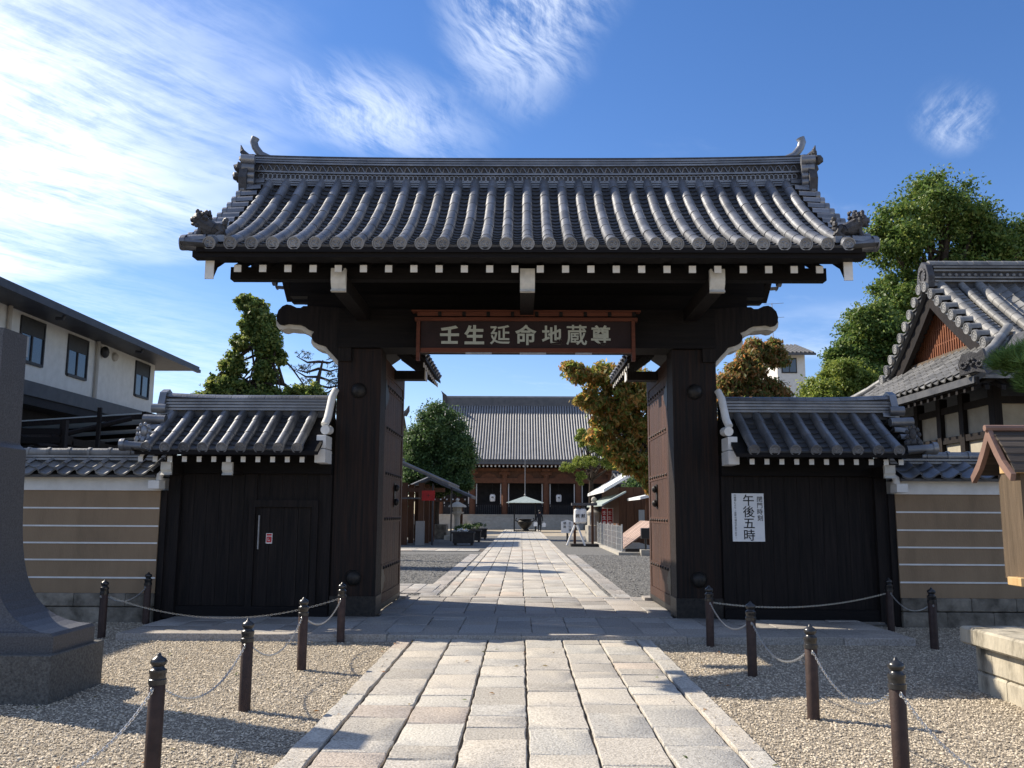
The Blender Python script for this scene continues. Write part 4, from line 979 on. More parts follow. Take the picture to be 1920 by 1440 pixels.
# ------------------------------------------------------------------ white two storey house on the left
hs_ = thing('white_house', 'white rendered two storey house with dark sloping eave above the ochre wall', 'house', (-17, 22, 0), wc=True)
HX = -14.0
B('wall', 'stucco', hs_, -22, HX, 8, 33.05, 5.1, 7.6)
B('lower_wall', 'dark_in', hs_, -22, HX-0.5, 8, 32.5, 0, 4.45)
B('floor_band', 'eave_metal', hs_, -22, HX+0.35, 8, 33.3, 4.70, 5.1)
B('band_soffit', 'dark_in', hs_, -22, HX+0.3, 8.1, 33.2, 4.45, 4.698)
ev = MB(); ev.prism([(-12.8, 7.04), (-12.8, 7.20), (-18.0, 8.75), (-23.7, 7.20), (-23.7, 7.04)], 7.5, 34.4, 'Y'); rf_ = ev.build('roof', 'eave_metal', hs_)
sf = MB().add([(-12.86, 7.6, 7.03), (HX, 7.6, 7.42), (HX, 33.0, 7.42), (-12.86, 34.3, 7.03)], [(0, 1, 2, 3)]); sf.add([(-12.86, 34.3, 7.03), (HX, 33.0, 7.42), (-22, 33.0, 7.42), (-23, 34.3, 7.03)], [(0, 1, 2, 3)]); sf.build('soffit', 'soffit', rf_)
B('gutter', 'eave_metal', rf_, -12.88, -12.74, 7.5, 34.4, 6.96, 7.08)
for y in (16, 19.5, 24.2, 29.4): MB().tube([(-12.9, y, 7.0), (-12.95, y, 6.88), (-13.15, y, 6.9)], 0.05, 6).build('gutter_bracket', 'eave_metal', rf_)
mb = MB(); mb.tube([(-13.05, 15.5, 7.5), (-13.05, 19.3, 7.55), (-13.05, 19.7, 7.35), (-13.05, 19.7, 7.15)], 0.06, 6); mb.tube([(-13.05, 18.0, 7.53), (-13.05, 18.0, 7.2)], 0.05, 6); mb.tube([(-13.05, 15.5, 7.2), (-13.05, 19.7, 7.2)], 0.05, 6); mb.build('snow_rail', 'eave_metal', rf_, True)
def window(y0, y1, z0, z1, cur):
    w = MB(); x = HX
    w.box(x-0.02, x+0.05, y0-0.06, y0, z0-0.06, z1+0.06); w.box(x-0.02, x+0.05, y1, y1+0.06, z0-0.06, z1+0.06); w.box(x-0.02, x+0.07, y0, y1, z0-0.08, z0); w.box(x-0.02, x+0.05, y0, y1, z1, z1+0.06)
    o = w.build('window', 'frame_dk', hs_)
    zb = z1-(z1-z0)*0.36
    B('shutter_box', 'frame_dk', o, x-0.0, x+0.03, y0, y1, zb, z1)
    B('pane', 'glass', o, x+0.001, x+0.008, y0, (y0+y1)/2, z0, zb); B('pane', 'glass', o, x+0.008, x+0.016, (y0+y1)/2, y1, z0, zb)
    B('sash_bar', 'frame_dk', o, x+0.0, x+0.035, (y0+y1)/2-0.03, (y0+y1)/2+0.03, z0, zb)
    if cur: B('curtain', 'curtain', o, x+0.017, x+0.02, y0+0.1, y0+0.42, z0+0.1, zb-0.06)
for (y0, y1) in ((20.6, 21.8), (24.0, 25.15), (26.6, 27.75), (31.4, 32.5)): window(y0, y1, 5.72, 6.88, y0 == 24.0)
for y in (23.3, 28.35): MB().tube([(HX+0.08, y, 7.4), (HX+0.08, y, 5.1)], 0.06, 8).build('downpipe', 'soffit', hs_, True)
MB().lathe([(0.16, 0), (0.15, 0.08), (0.07, 0.14), (0.01, 0.15)], 10, T=Matrix.Translation((HX, 29.65, 6.76)) @ Matrix.Rotation(R(90), 4, 'Y')).build('vent_cap', 'soffit', hs_, True)
MB().blob((HX+0.12, 28.75, 6.76), (0.14, 0.16, 0.2)).build('wall_lamp', 'frame_dk', hs_, True)
# car port sheds below the house
cp = thing('lean_to', 'dark slatted lean-to with milky roof sheets between house and ochre wall', 'shed', (-12.2, 21.5, 0), wc=True)
for k in range(14): B('slat', 'wood_h', cp, -13.8, -9.0, 17.0, 17.05, 0.8+0.17*k, 0.92+0.17*k)
for x in (-13.8, -12.2, -10.6, -9.05): B('post', 'wood', cp, x, x+0.12, 17.06, 17.18, 0, 3.3)
for (za, zb_, y0, y1, x0, x1) in ((3.62, 3.25, 18.5, 24, -13.6, -11.0), (3.75, 4.0, 22, 30, -13.2, -9.6)):
    sh = MB().add([(x0, y0, za), (x1, y0, zb_), (x1, y1, zb_), (x0, y1, za)], [(0, 1, 2, 3)]); sh = MB().prism([(x0, za), (x1, zb_), (x1, zb_-0.03), (x0, za-0.03)], y0, y1, 'Y').build('roof_sheet', 'carport', cp)
    n = 4
    for k in range(n+1):
        y = y0+(y1-y0)*k/n; MB().prism([(x0-0.1, za-0.04), (x1+0.1, zb_-0.04), (x1+0.1, zb_-0.16), (x0-0.1, za-0.16)], y-0.04, y+0.04, 'Y').build('rafter', 'wood', cp)
    B('edge_beam', 'wood', cp, x1, x1+0.1, y0, y1, zb_-0.14, zb_+0.03)
MB().tube([(-11.0, 19, 3.2), (-9.2, 19.2, 2.3)], 0.07, 6).build('brace', 'wood', cp); MB().tube([(-11.6, 20, 3.0), (-9.4, 21, 3.75)], 0.06, 6).build('brace', 'wood', cp)
B('post', 'wood', cp, -10.0, -9.92, 20.5, 20.58, 0, 3.95)

# ------------------------------------------------------------------ old hall at the right with hip-and-gable roof
RH = thing('side_hall', 'old temple hall with gabled tile roof and orange lattice gable beyond the shaded wall', 'temple hall', (11.5, 19.2, 0), wc=True)
x_e, x_g, x_f = 7.85, 9.1, 19.0      # left eave, gable plane, far end
y_f, y_b, y_r = 15.4, 23.0, 19.2
B('plaster_wall', 'cream', RH, 8.75, 18, 16.5, 22.0, 1.2, 3.75); B('lower_boards', 'dark_in', RH, 8.72, 18, 16.46, 22.04, 0, 2.35)
for y in (16.45, 17.6, 18.55, 19.6, 20.8, 21.95): B('post', 'wood', RH, 8.66, 8.82, y-0.09, y+0.09, 0, 3.95)
for x in (9.6, 10.8, 12.0): B('post', 'wood', RH, x-0.09, x+0.09, 16.38, 16.5, 0, 3.95)
for z in (2.35, 3.0, 3.62): B('tie_rail', 'wood', RH, 8.68, 8.76, 16.4, 22.05, z, z+0.13); B('tie_rail', 'wood', RH, 8.68, 18, 16.39, 16.46, z, z+0.13)
def prof_h(run, rise, c=0.22, n=12): return [(run*i/n, rise*((1-c)*(i/n)+c*(i/n)**2)) for i in range(n+1)]
zE = 4.02
pf = prof_h(y_r-y_f, 2.62)
TF = Matrix.Translation((0, y_f, zE)); TB = Matrix.Translation((0, y_b, zE)) @ Matrix.Rotation(math.pi, 4, 'Z')
def slope_deck(T, x0, x1, prof, t=0.12): return MB().prism([(y, z-0.05) for y, z in prof]+[(y, z-0.05-t) for y, z in reversed(prof)], x0, x1, 'X', T=T)
rf_ = slope_deck(TF, x_g-0.25, x_f, pf).build('roof', 'tile_pan', RH)
slope_deck(TB, -x_f, -x_g+0.25, pf).build('rear_slope', 'tile_pan', rf_)
random.seed(31)
xs_h = [x_g+0.55+0.30*i for i in range(12)]
# front slope: wave tiles in courses, big and old
v, f = sangawara(); wm = MB().add(v, f).mesh('wave_tile', 'tile_old', True)
Q, Lp = resample(pf, 0.26)
for (y, z, a) in Q:
    for k in range(15): 
        x = x_g+0.95+0.285*k
        inst('wave_tile', wm, rf_, TF @ Matrix.Translation((x, y, z+0.03)) @ Matrix.Rotation(a, 4, 'X'))
def roll(name, pts, r, m, parent, seg=0.3):
    d = 0; pts = [Vector(p) for p in pts]
    for a, b in zip(pts, pts[1:]):
        n = max(1, round((b-a).length/seg))
        for k in range(n):
            p, q = a.lerp(b, k/n), a.lerp(b, (k+1)/n); mb = MB(); mb.tube([p, q], [r*1.03, r*0.97], 12); mb.build(name, m, parent, True)
def on(T, x, prof, dz): return [T @ Vector((x, y, z+dz)) for y, z in prof]
for xx, r_ in ((x_g+0.02, 0.10), (x_g+0.48, 0.075), (x_g+0.86, 0.10)):
    roll('slope_roll', [p for i, p in enumerate(on(TF, xx, pf, 0.06)) if i % 2 == 0], r_, 'tile_old', rf_)
for xx in (x_g+0.25, x_g+0.67):
    for (y, z, a) in resample(pf, 0.15)[0]:
        pv, pfc = pan_geo(0.28, 0.15); 
        inst('pan_tile', bpy.data.meshes.get('hall_pan') or MB().add(pv, pfc).mesh('hall_pan', 'tile_old', True), rf_, TF @ Matrix.Translation((xx, y, z)) @ Matrix.Rotation(a, 4, 'X'))
# verge tiles across the gable, front and back
verge_tiles(rf_, TF, x_g+0.0, x_g-0.32, pf, 0.105, 0.36, 'tile_old', skip=1); verge_tiles(rf_, TB, -x_g, -x_g+0.32, pf, 0.105, 0.36, 'tile_old', skip=1)
for T, s in ((TF, 1), (TB, -1)):
    pp = [(y, z-0.17) for y, z in pf]+[(y, z-0.55) for y, z in reversed(pf)]
    a, b = sorted((s*(x_g-0.16), s*(x_g-0.05))); MB().prism(pp[2:-2], a, b, 'X', T=T).build('barge_board', 'wood', rf_)
# main ridge
rd = B('ridge', 'orn', RH, x_g-0.1, x_f, y_r-0.16, y_r+0.16, 6.5, 7.02)
for z, hw in ((6.62, 0.24), (6.70, 0.23), (6.86, 0.22), (6.94, 0.21)): B('ridge_course', 'tile_old', rd, x_g-0.12, x_f, y_r-hw, y_r+hw, z, z+0.035)
roll('ridge_cap_tile', [(x_g-0.15, y_r, 7.04), (x_f, y_r, 7.04)], 0.11, 'tile_old', rd, 0.32)
J = MB()
for k in range(50): J.blob((x_g+0.1+0.14*k, y_r-0.18, 6.79), (0.04, 0.02, 0.04), n=6, m=4)
stuff(J.build('ring_tile_band', 'tile_old', rd, True))
og = MB().prism([(y_r-0.24, 6.5), (y_r-0.28, 6.75), (y_r-0.18, 7.02), (y_r, 7.12), (y_r+0.18, 7.02), (y_r+0.28, 6.75), (y_r+0.24, 6.5)], x_g-0.28, x_g-0.14, 'X').build('ogre_tile', 'orn', rd)
mb = MB()
for k in range(14): a = k*0.45; mb.blob((x_g-0.29, y_r+0.14*math.cos(a), 6.80+0.15*math.sin(a)), (0.03, 0.045, 0.045), n=6, m=4)
mb.build('ogre_face', 'orn', og, True)
# gable lattice
zb = 5.02; xl = x_g+0.12; 
def gz(y): 
    yy = (y-y_f) if y < y_r else (y_b-y); 
    i = min(11, int(yy/(y_r-y_f)*12)); a, b = pf[i], pf[i+1]; return zE+a[1]+(b[1]-a[1])*(yy-a[0])/(b[0]-a[0])-0.25
lt = B('gable_panel', 'wood', RH, xl+0.06, xl+0.1, y_f+1.7, y_b-1.7, zb, zb+0.02)
MB().prism([(y, gz(y)) for y in np.linspace(y_f+1.6, y_b-1.6, 21)]+[(y_b-1.6, zb), (y_f+1.6, zb)], xl+0.05, xl+0.09, 'X').build('gable_board', 'lattice', lt)
y = y_f+1.75
while y < y_b-1.7:
    B('lattice_slat', 'lattice', lt, xl, xl+0.045, y-0.024, y+0.024, zb, gz(y)); y += 0.105
for z in (5.3, 5.65, 6.0): B('lattice_rail', 'lattice', lt, xl+0.01, xl+0.05, y_f+1.7+(z-5)*1.3, y_b-1.7-(z-5)*1.3, z, z+0.03)
B('gable_sill', 'grey_wood', lt, xl-0.12, xl+0.1, y_f+1.3, y_b-1.3, zb-0.12, zb)
# left hip skirt
ps_ = [(y*0.90/ (x_g-x_e), z) for y, z in prof_h(x_g-x_e, 0.95, 0.15, 8)]
ps_ = prof_h(x_g-x_e+0.15, 0.98, 0.15, 8)
TL = Matrix.Translation((x_e, 0, zE)) @ Matrix.Rotation(R(-90), 4, 'Z')      # local y -> +x, local x -> -y
sk = MB().prism([(y, z-0.05) for y, z in ps_]+[(y, z-0.17) for y, z in reversed(ps_)], -y_b+0.02, -y_f-0.02, 'X', T=TL).build('hip_skirt', 'tile_pan', RH)
Q, Lp = resample(ps_, 0.26); ic = 0
for j, (y, z, a) in enumerate(Q):
    yy = y_f+0.25+y*1.0
    while yy < y_b-0.25-y*1.0:
        inst('wave_tile', wm, sk, TL @ Matrix.Translation((-yy, y, z+0.03)) @ Matrix.Rotation(a, 4, 'X')); yy += 0.285
# hip ridges from gable foot to the corners
for (yc, s) in ((y_f, 1), (y_b, -1)):
    a = Vector((x_g+0.25, yc+s*1.5, zE+1.15)); m_ = Vector((x_g-0.45, yc+s*0.78, zE+0.62)); b = Vector((x_e+0.10, yc+s*0.12, zE+0.20))
    roll('hip_roll', [a, m_, b], 0.085, 'tile_old', sk)
    for k, (w_, dz) in enumerate(((0.12, -0.10), (0.14, -0.16), (0.16, -0.22))):
        dv = (b-a); nv = Vector((-dv.y, dv.x, 0)).normalized()*w_; q = []
        for p in (a, m_, b): q += [p+nv+Vector((0, 0, dz)), p-nv+Vector((0, 0, dz)), p-nv+Vector((0, 0, dz-0.04)), p+nv+Vector((0, 0, dz-0.04))]
        MB().add(q, [(0, 1, 2, 3), (11, 10, 9, 8)]+[(4*e+i, 4*e+(i+1) % 4, 4*e+4+(i+1) % 4, 4*e+4+i) for e in range(2) for i in range(4)]).build('hip_course', 'tile_old', sk)
    RT = Matrix.Translation(b+Vector((-0.05, -0.05*s, -0.02))) @ Matrix.Rotation(math.atan2(-s*0.8, -1), 4, 'Z') @ Matrix.Rotation(R(90), 4, 'Y')
    og = MB().prism([(-0.2, -0.2), (-0.24, 0), (-0.17, 0.17), (0.0, 0.2), (0.1, 0.17), (0.2, 0.24), (0.24, 0.05), (0.14, -0.02), (0.24, -0.2), (0.05, -0.15)], 0, 0.09, 'Z', T=RT @ Matrix.Rotation(R(90), 4, 'Z')).build('corner_ogre', 'orn', sk)
    mb = MB()
    for q in (-1, 1):
        for k in range(9): mb.blob((0.03+0.045*math.cos(k*0.7), q*0.14+0.05*math.sin(k*0.7), 0.10), 0.026, n=6, m=4, T=RT)
    for k in range(5): mb.blob((-0.02+0.05*math.cos(k*1.26), 0.05*math.sin(k*1.26), 0.1), 0.034, n=6, m=4, T=RT)
    mb.build('corner_scroll', 'orn', og, True)
for k in range(26):
    y = y_f+0.2+0.29*k; q = MB().prism([(x_e+0.06, zE-0.20), (8.7, zE+0.18), (8.7, zE+0.10), (x_e+0.06, zE-0.28)], y-0.04, y+0.04, 'Y').build('rafter', 'wood', sk)
B('eave_fascia', 'wood', sk, x_e+0.03, x_e+0.09, y_f, y_b, zE-0.19, zE-0.06)
for k in range(34): x = 8.1+0.29*k; MB().prism([(y_f+0.06, zE-0.20), (16.45, zE+0.25), (16.45, zE+0.17), (y_f+0.06, zE-0.28)], x-0.04, x+0.04, 'X').build('rafter', 'wood', rf_)
p_ = [(x_e+0.06, y_f+0.04, zE-0.02), (x_g-0.1, y_f+0.04, zE-0.02), (x_g-0.1, y_f+1.35, zE+0.80)]
MB().add(p_+[(a, b, c-0.06) for a, b, c in p_], [(0, 1, 2), (5, 4, 3), (0, 3, 4, 1), (1, 4, 5, 2), (2, 5, 3, 0)]).build('hip_front_slope', 'tile_old', sk)

# ------------------------------------------------------------------ main hall at the end of the path
CX = 0.35
hall = thing('main_hall', 'large temple hall with steep grey tile roof and red-brown columns at path end', 'temple hall', (CX, 92, 0), wc=True)
def hprof(n=14): return [(9.3*i/n, 6.75*(0.66*(i/n)+0.34*(i/n)**2)) for i in range(n+1)]
hp = hprof(); y_e = 88.0
TH = Matrix.Translation((CX, y_e, 6.75)); THB = Matrix.Translation((CX, 2*97.3-y_e, 6.75)) @ Matrix.Rotation(math.pi, 4, 'Z')
d = MB().prism([(y, z-0.05) for y, z in hp]+[(y, z-0.4) for y, z in reversed(hp)], -9.6, 9.6, 'X', T=TH)
d.prism([(y, z-0.05) for y, z in hp]+[(y, z-0.4) for y, z in reversed(hp)], -9.6, 9.6, 'X', T=THB); hr = d.build('roof', 'tile_far_pan', hall)
J = MB()
for k in range(68):
    x = -9.55+0.285*k; J.tube([TH @ Vector((x, y, z+0.02)) for y, z in hp[::2]], 0.095, 6)
stuff(J.build('cover_tile_rows', 'tile_far', hr, True))
J = MB()
for k in range(68): J.cyl(TH @ Vector((-9.55+0.285*k, -0.08, 0.0)), TH @ Vector((-9.55+0.285*k, 0.05, 0.02)), 0.115, n=8)
stuff(J.build('eave_discs', 'tile_far_pan', hr, True))
B('ridge', 'tile_far_pan', hall, CX-8.9, CX+8.9, 96.9, 97.7, 13.2, 14.15); 
for s in (-1, 1):
    MB().prism([(CX+s*8.7, 13.4), (CX+s*8.7, 14.4), (CX+s*8.9, 14.55), (CX+s*9.3, 14.9), (CX+s*9.15, 14.45), (CX+s*9.1, 13.4)], 96.7, 97.9, 'Y').build('ridge_end_tile', 'orn', hall)
B('ridge_cap', 'tile_far', hall, CX-8.9, CX+8.9, 97.0, 97.6, 14.152, 14.35)
for s in (-1, 1):      # lower side skirts of the hipped roof
    MB().add([(CX+s*9.5, 88.0, 6.75), (CX+s*12.2, 88.0, 6.9), (CX+s*12.2, 106, 6.9), (CX+s*9.5, 106, 8.2), (CX+s*9.5, 92, 8.6)], [(0, 1, 2, 3, 4)]).build('side_skirt', 'tile_far_pan', hr)
    MB().tube([(CX+s*9.5, 89.5, 8.3), (CX+s*11, 88.6, 7.4), (CX+s*12.3, 87.9, 7.05)], 0.2, 8).build('hip_roll', 'tile_far', hr)
B('eave_board', 'dark_in', hall, CX-11.5, CX+11.5, 88.2, 88.6, 6.35, 6.62)
B('soffit', 'hall_red', hall, CX-11, CX+11, 88.6, 90.6, 6.3, 6.4)
for k in range(54):
    x = CX-10.6+0.4*k; q = B('rafter', 'hall_red', hall, x-0.07, x+0.07, 88.35, 90.4, 6.12, 6.27); B('rafter_tip', 'white', q, x-0.075, x+0.075, 88.33, 88.348, 6.10, 6.28)
B('wall', 'dark_in', hall, CX-10, CX+10, 92.2, 104, 1.3, 6.4)
B('beam', 'hall_red', hall, CX-10, CX+10, 89.85, 90.25, 4.55, 5.05); B('beam', 'hall_red', hall, CX-10, CX+10, 89.85, 90.25, 5.75, 6.05)
B('frieze', 'stall_wood', hall, CX-10, CX+10, 90.1, 90.2, 5.05, 5.75)
cols = [-8.6, -5.35, -2.1, 2.1, 5.35, 8.6]
for x in cols:
    c = MB().cyl((CX+x, 90.05, 1.4), (CX+x, 90.05, 6.0), 0.30, n=16).build('column', 'hall_red', hall, True)
    B('bracket_block', 'hall_red', hall, CX+x-0.55, CX+x+0.55, 89.75, 90.3, 5.4, 5.68)
    B('bracket_block', 'hall_red', hall, CX+x-0.4, CX+x+0.4, 89.3, 90.3, 5.72, 5.98)
    for e in (-0.4, 0.4): B('paper_strip', 'white', hall, CX+x+e-0.05, CX+x+e+0.05, 90.3, 90.35, 2.2, 4.5)
for a, b in zip(cols, cols[1:]):
    MB().prism([(CX+(a+b)/2-0.9, 5.05), (CX+(a+b)/2-0.6, 5.4), (CX+(a+b)/2, 5.6), (CX+(a+b)/2+0.6, 5.4), (CX+(a+b)/2+0.9, 5.05)], 89.95, 90.08, 'Y').build('frog_leg_strut', 'hall_red', hall)
    w = b-a-0.6; n = int(w/0.2)
    rl = B('railing', 'dark_in', hall, CX+a+0.3, CX+b-0.3, 90.2, 90.28, 2.35, 2.45)
    for k in range(n): B('baluster', 'eave_metal', rl, CX+a+0.35+w*k/n, CX+a+0.41+w*k/n, 90.2, 90.26, 1.4, 2.35)
B('platform', 'step', hall, CX-12, CX+12, 88.6, 106, 0, 1.32)
for k in range(4): B('step', 'step', hall, CX-5.6-0.05*k, CX+5.6+0.05*k, 88.6-0.38*(4-k), 88.6-0.38*(3-k)-0.003 if k < 3 else 88.597, 0, 1.05-0.27*(3-k)+0.02)
B('mat_edge', 'step', hall, CX-12.05, CX+12.05, 88.55, 88.9, 1.322, 1.42)
for x in (-3.3, 3.35):
    t = thing('hall_lantern', 'white paper lantern hanging in the hall porch, {} of the rain canopy'.format('tree side' if x < 0 else 'shop side'), 'lantern', (CX+x, 89.6, 2.7), 0, 'white paper lanterns in the hall porch')
    MB().lathe([(0.2, 0), (0.27, 0.08), (0.28, 0.6), (0.2, 0.7)], 12).build('shade', 'lantern', t, True)
    MB().lathe([(0.21, 0.7), (0.21, 0.78)], 12).build('collar', 'black', t); MB().cyl((0, 0, 0.78), (0, 0, 1.85), 0.015, n=5).build('cord', 'iron', t)
    inst('lettering', text_mesh('奉', 0.28, 'ink', 0.01, 0.002), t, Matrix.Translation((0, -0.285, 0.38)) @ FACE)
# incense burner under canopy
t = thing('incense_canopy', 'pale green pyramid canopy on four posts over the incense burner', 'canopy', (0.25, 76, 0), wc=False)
v = [(-1.6, -1.6, 2.42), (1.6, -1.6, 2.42), (1.6, 1.6, 2.42), (-1.6, 1.6, 2.42), (0, 0, 3.0)]
MB().add(v, [(0, 1, 4), (1, 2, 4), (2, 3, 4), (3, 0, 4), (3, 2, 1, 0)]).build('roof', 'canopy', t)
MB().lathe([(0.06, 2.95), (0.09, 3.1), (0.03, 3.2), (0.02, 6.2)], 8).build('finial_rod', 'silver', t)
for x in (-0.9, 0.9):
    for y in (-0.9, 0.9): MB().box(x-0.05, x+0.05, y-0.05, y+0.05, 0, 2.45).build('post', 'iron', t)
for x in (-0.9, 0.9): B('base_rail', 'iron', t, x-0.05, x+0.05, -0.9, 0.9, 0.03, 0.12)
for y in (-0.9, 0.9): B('base_rail', 'iron', t, -0.9, 0.9, y-0.05, y+0.05, 0.03, 0.12)
t = thing('incense_burner', 'round dark bronze incense burner under the pale canopy', 'incense burner', (0.25, 76, 0))
MB().lathe([(0.35, 0), (0.4, 0.1), (0.25, 0.25), (0.4, 0.42), (0.6, 0.65), (0.62, 0.85), (0.5, 0.98), (0.6, 1.05), (0.55, 1.06)], 16).build('bowl', 'iron', t, True)
for s in (-1, 1): MB().tube([(s*0.55, 0, 0.8), (s*0.8, 0, 0.95), (s*0.72, 0, 1.15)], 0.05, 6).build('handle', 'iron', t, True)
# person walking away, in black, white bags
pn = thing('person', 'person in black clothes walking along the path carrying white bags', 'person', (1.45, 74, 0.04))
me = bpy.data.meshes.new('body')
J_ = [(0, 0, .95), (0, 0, 1.15), (0, 0.02, 1.38), (0, 0.03, 1.50), (0, 0.04, 1.62), (-.19, .02, 1.36), (-.25, .0, 1.10), (-.27, -.04, .84), (.19, .02, 1.36), (.25, .04, 1.10), (.26, .10, .84), (-.09, 0, .92), (-.10, -.12, .50), (-.10, -.02, .08), (-.10, -.14, .04), (.09, 0, .92), (.10, .12, .50), (.10, .26, .10), (.10, .16, .03), (0, 0.035, 1.72)]
E_ = [(0, 1), (1, 2), (2, 3), (3, 4), (4, 19), (2, 5), (5, 6), (6, 7), (2, 8), (8, 9), (9, 10), (0, 11), (11, 12), (12, 13), (13, 14), (0, 15), (15, 16), (16, 17), (17, 18)]
rad = [.16, .14, .17, .06, .095, .075, .05, .035, .075, .05, .035, .10, .068, .045, .04, .10, .068, .045, .04, .07]
me.from_pydata(J_, E_, []); ob = bpy.data.objects.new('body', me); COL.objects.link(ob)
md = ob.modifiers.new('skin', 'SKIN')
if not me.skin_vertices: ob.modifiers.clear(); md = ob.modifiers.new('skin', 'SKIN')
for i, q in enumerate(me.skin_vertices[0].data): q.radius = (rad[i], rad[i]*0.85); q.use_root = (i == 0)
ob.modifiers.new('sub', 'SUBSURF').levels = 2
m2 = bpy.data.meshes.new_from_object(ob.evaluated_get(bpy.context.evaluated_depsgraph_get())); bpy.data.objects.remove(ob)
m2.materials.clear(); m2.materials.append(M['cloth_black']); m2.materials.append(M['skin'])
for p_ in m2.polygons:
    p_.use_smooth = True
    if 1.50 < p_.center.z < 1.66 or (p_.center.z < 0.87 and abs(p_.center.x) > 0.2): p_.material_index = 1
inst('body', m2, pn)
MB().blob((0, 0.045, 1.675), (0.105, 0.115, 0.115), n=12, m=8).build('hair', 'hair', pn, True)
MB().lathe([(0.13, 0.55), (0.19, 0.75), (0.16, 1.0), (0.17, 1.2), (0.12, 1.38)], 12).build('coat', 'cloth_black', pn, True)
for k, (x, y, z, tl) in enumerate(((-0.33, -0.04, 0.45, 'hand nearer the canopy'), (0.36, 0.1, 0.38, 'hand nearer the sign'))):
    mb = MB(); mb.prism([(-0.16, 0.0), (0.14, 0.02), (0.17, 0.3), (0.04, 0.36), (-0.15, 0.32)], -0.06, 0.06, 'Y'); mb.tube([(-0.06, 0, 0.33), (-0.03, 0, 0.45), (0.03, 0, 0.45), (0.06, 0, 0.33)], 0.008, 5)
    o = mb.build('carrier_bag', 'paper', None); o.location = (1.45+x, 74+y, 0.04+z); tag(o, f'white carrier bag in the walking person\'s {tl}', 'bag')

# ------------------------------------------------------------------ left side of the court
def small_roof(name, parent, x0, x1, y0, y1, zE, zR, axis, m='tile', r=0.07, sp=0.27):
    # gabled roof, ridge along axis
    mb = MB(); J = MB()
    if axis == 'Y':
        xm = (x0+x1)/2; o = mb.prism([(x0, zE), (xm, zR), (x1, zE), (x1, zE-0.1), (xm, zR-0.12), (x0, zE-0.1)], y0, y1, 'Y').build(name, 'tile_pan', parent)
        y = y0+0.05
        while y <= y1:
            for e in (x0, x1): J.tube([(e, y, zE+0.03), (xm, y, zR+0.03)], r, 6)
            y += sp
        J.tube([(xm, y0-0.1, zR+0.12), (xm, y1+0.1, zR+0.12)], r*2, 8)
    else:
        ym = (y0+y1)/2; o = mb.prism([(y0, zE), (ym, zR), (y1, zE), (y1, zE-0.1), (ym, zR-0.12), (y0, zE-0.1)], x0, x1, 'X').build(name, 'tile_pan', parent)
        x = x0+0.05
        while x <= x1:
            for e in (y0, y1): J.tube([(x, e, zE+0.03), (x, ym, zR+0.03)], r, 6)
            x += sp
        J.tube([(x0-0.1, ym, zR+0.12), (x1+0.1, ym, zR+0.12)], r*2, 8)
    stuff(J.build('roof_tile_rows', m, o, True)); return o
st = thing('amulet_stall', 'dark timber stall with tiled roof and red sign beside the planters', 'stall', (-6.5, 46, 0), wc=True)
small_roof('roof', st, -10.0, -3.55, 42.5, 50, 2.95, 4.35, 'Y')
for x in (-5.75, -4.95): 
    for y in (43.6, 46.2, 48.8): B('post', 'stall_wood', st, x-0.13, x+0.13, y-0.13, y+0.13, 0, 3.0)
for x, y in ((-4.36, 43.3), (-3.95, 49.6)): MB().cyl((x, y, 0), (x, y, 2.95), 0.045, n=8).build('slim_post', 'eave_metal', st, True)
B('counter', 'dark_in', st, -9.5, -6.0, 43.5, 44.2, 0, 1.0); B('back_boards', 'dark_in', st, -9.6, -6.2, 48, 48.1, 0, 3); B('tie_beam', 'stall_wood', st, -9.6, -3.8, 43.5, 43.62, 2.55, 2.75)
B('awning', 'tile_pan', st, -7.0, -4.95, 42.2, 43.2, 2.2, 2.26)
for k in range(7): B('lattice_bar', 'stall_wood', st, -5.6+0.14*k, -5.54+0.14*k, 47.9, 47.95, 0.3, 2.2)
B('stone_pier', 'granite_fl', st, -5.15, -4.75, 43.1, 43.5, 0, 1.15)
sg = tag(B('hanging_sign', 'banner', None, -4.82, -4.2, 42.6, 42.64, 2.12, 2.60), 'small red sign hanging under the stall eave by a slim post', 'sign')
inst('lettering', text_mesh('十', 0.2, 'board_face', 0.01, 0.001), sg, Matrix.Translation((-4.51, 42.598, 2.36)) @ FACE)
wp = thing('water_pavilion', 'low open water pavilion with tiled roof behind the slim stall posts', 'pavilion', (-5, 55, 0), wc=True)
small_roof('roof', wp, -8.0, -3.0, 52.5, 57.5, 2.5, 3.6, 'Y')
for x in (-7.2, -5.6, -3.9):
    for y in (53.2, 56.8): B('post', 'stall_wood', wp, x-0.12, x+0.12, y-0.12, y+0.12, 0, 2.5)
B('basin', 'base_stone', wp, -6.6, -4.6, 54, 55.6, 0, 0.85); B('eave_beam', 'stall_wood', wp, -7.6, -3.4, 53.1, 53.3, 2.2, 2.4)
for k in range(12): B('rafter_tip', 'white', wp, -7.4+0.36*k, -7.32+0.36*k, 52.9, 52.92, 2.3, 2.38)
for i, (x, y) in enumerate(((-2.86, 43.6), (-2.75, 48.5), (-2.62, 53.5))):
    t = thing('planter', ('dark planter box of pale flowers and shrub nearest the gate', 'dark planter box of green shrub between two other planters', 'dark planter box of green shrub nearest the stone lantern')[i], 'planter', (x, y, 0), 0, 'planter boxes along the inner path')
    b = MB(); b.box(-0.5, 0.5, -0.4, 0.4, 0.10, 0.62); b.box(-0.55, 0.55, -0.45, 0.45, 0.56, 0.64)
    for q in (-0.4, 0.4): b.box(q-0.05, q+0.05, -0.35, 0.35, 0, 0.1)
    b.build('box', 'planter', t)
    PLANTERS = globals().setdefault('PLANTERS', []); PLANTERS.append((t, i))
t = thing('stone_lantern', 'pale stone lantern with round cap on stepped base near the water pavilion', 'lantern', (-3.8, 52.2, 0))
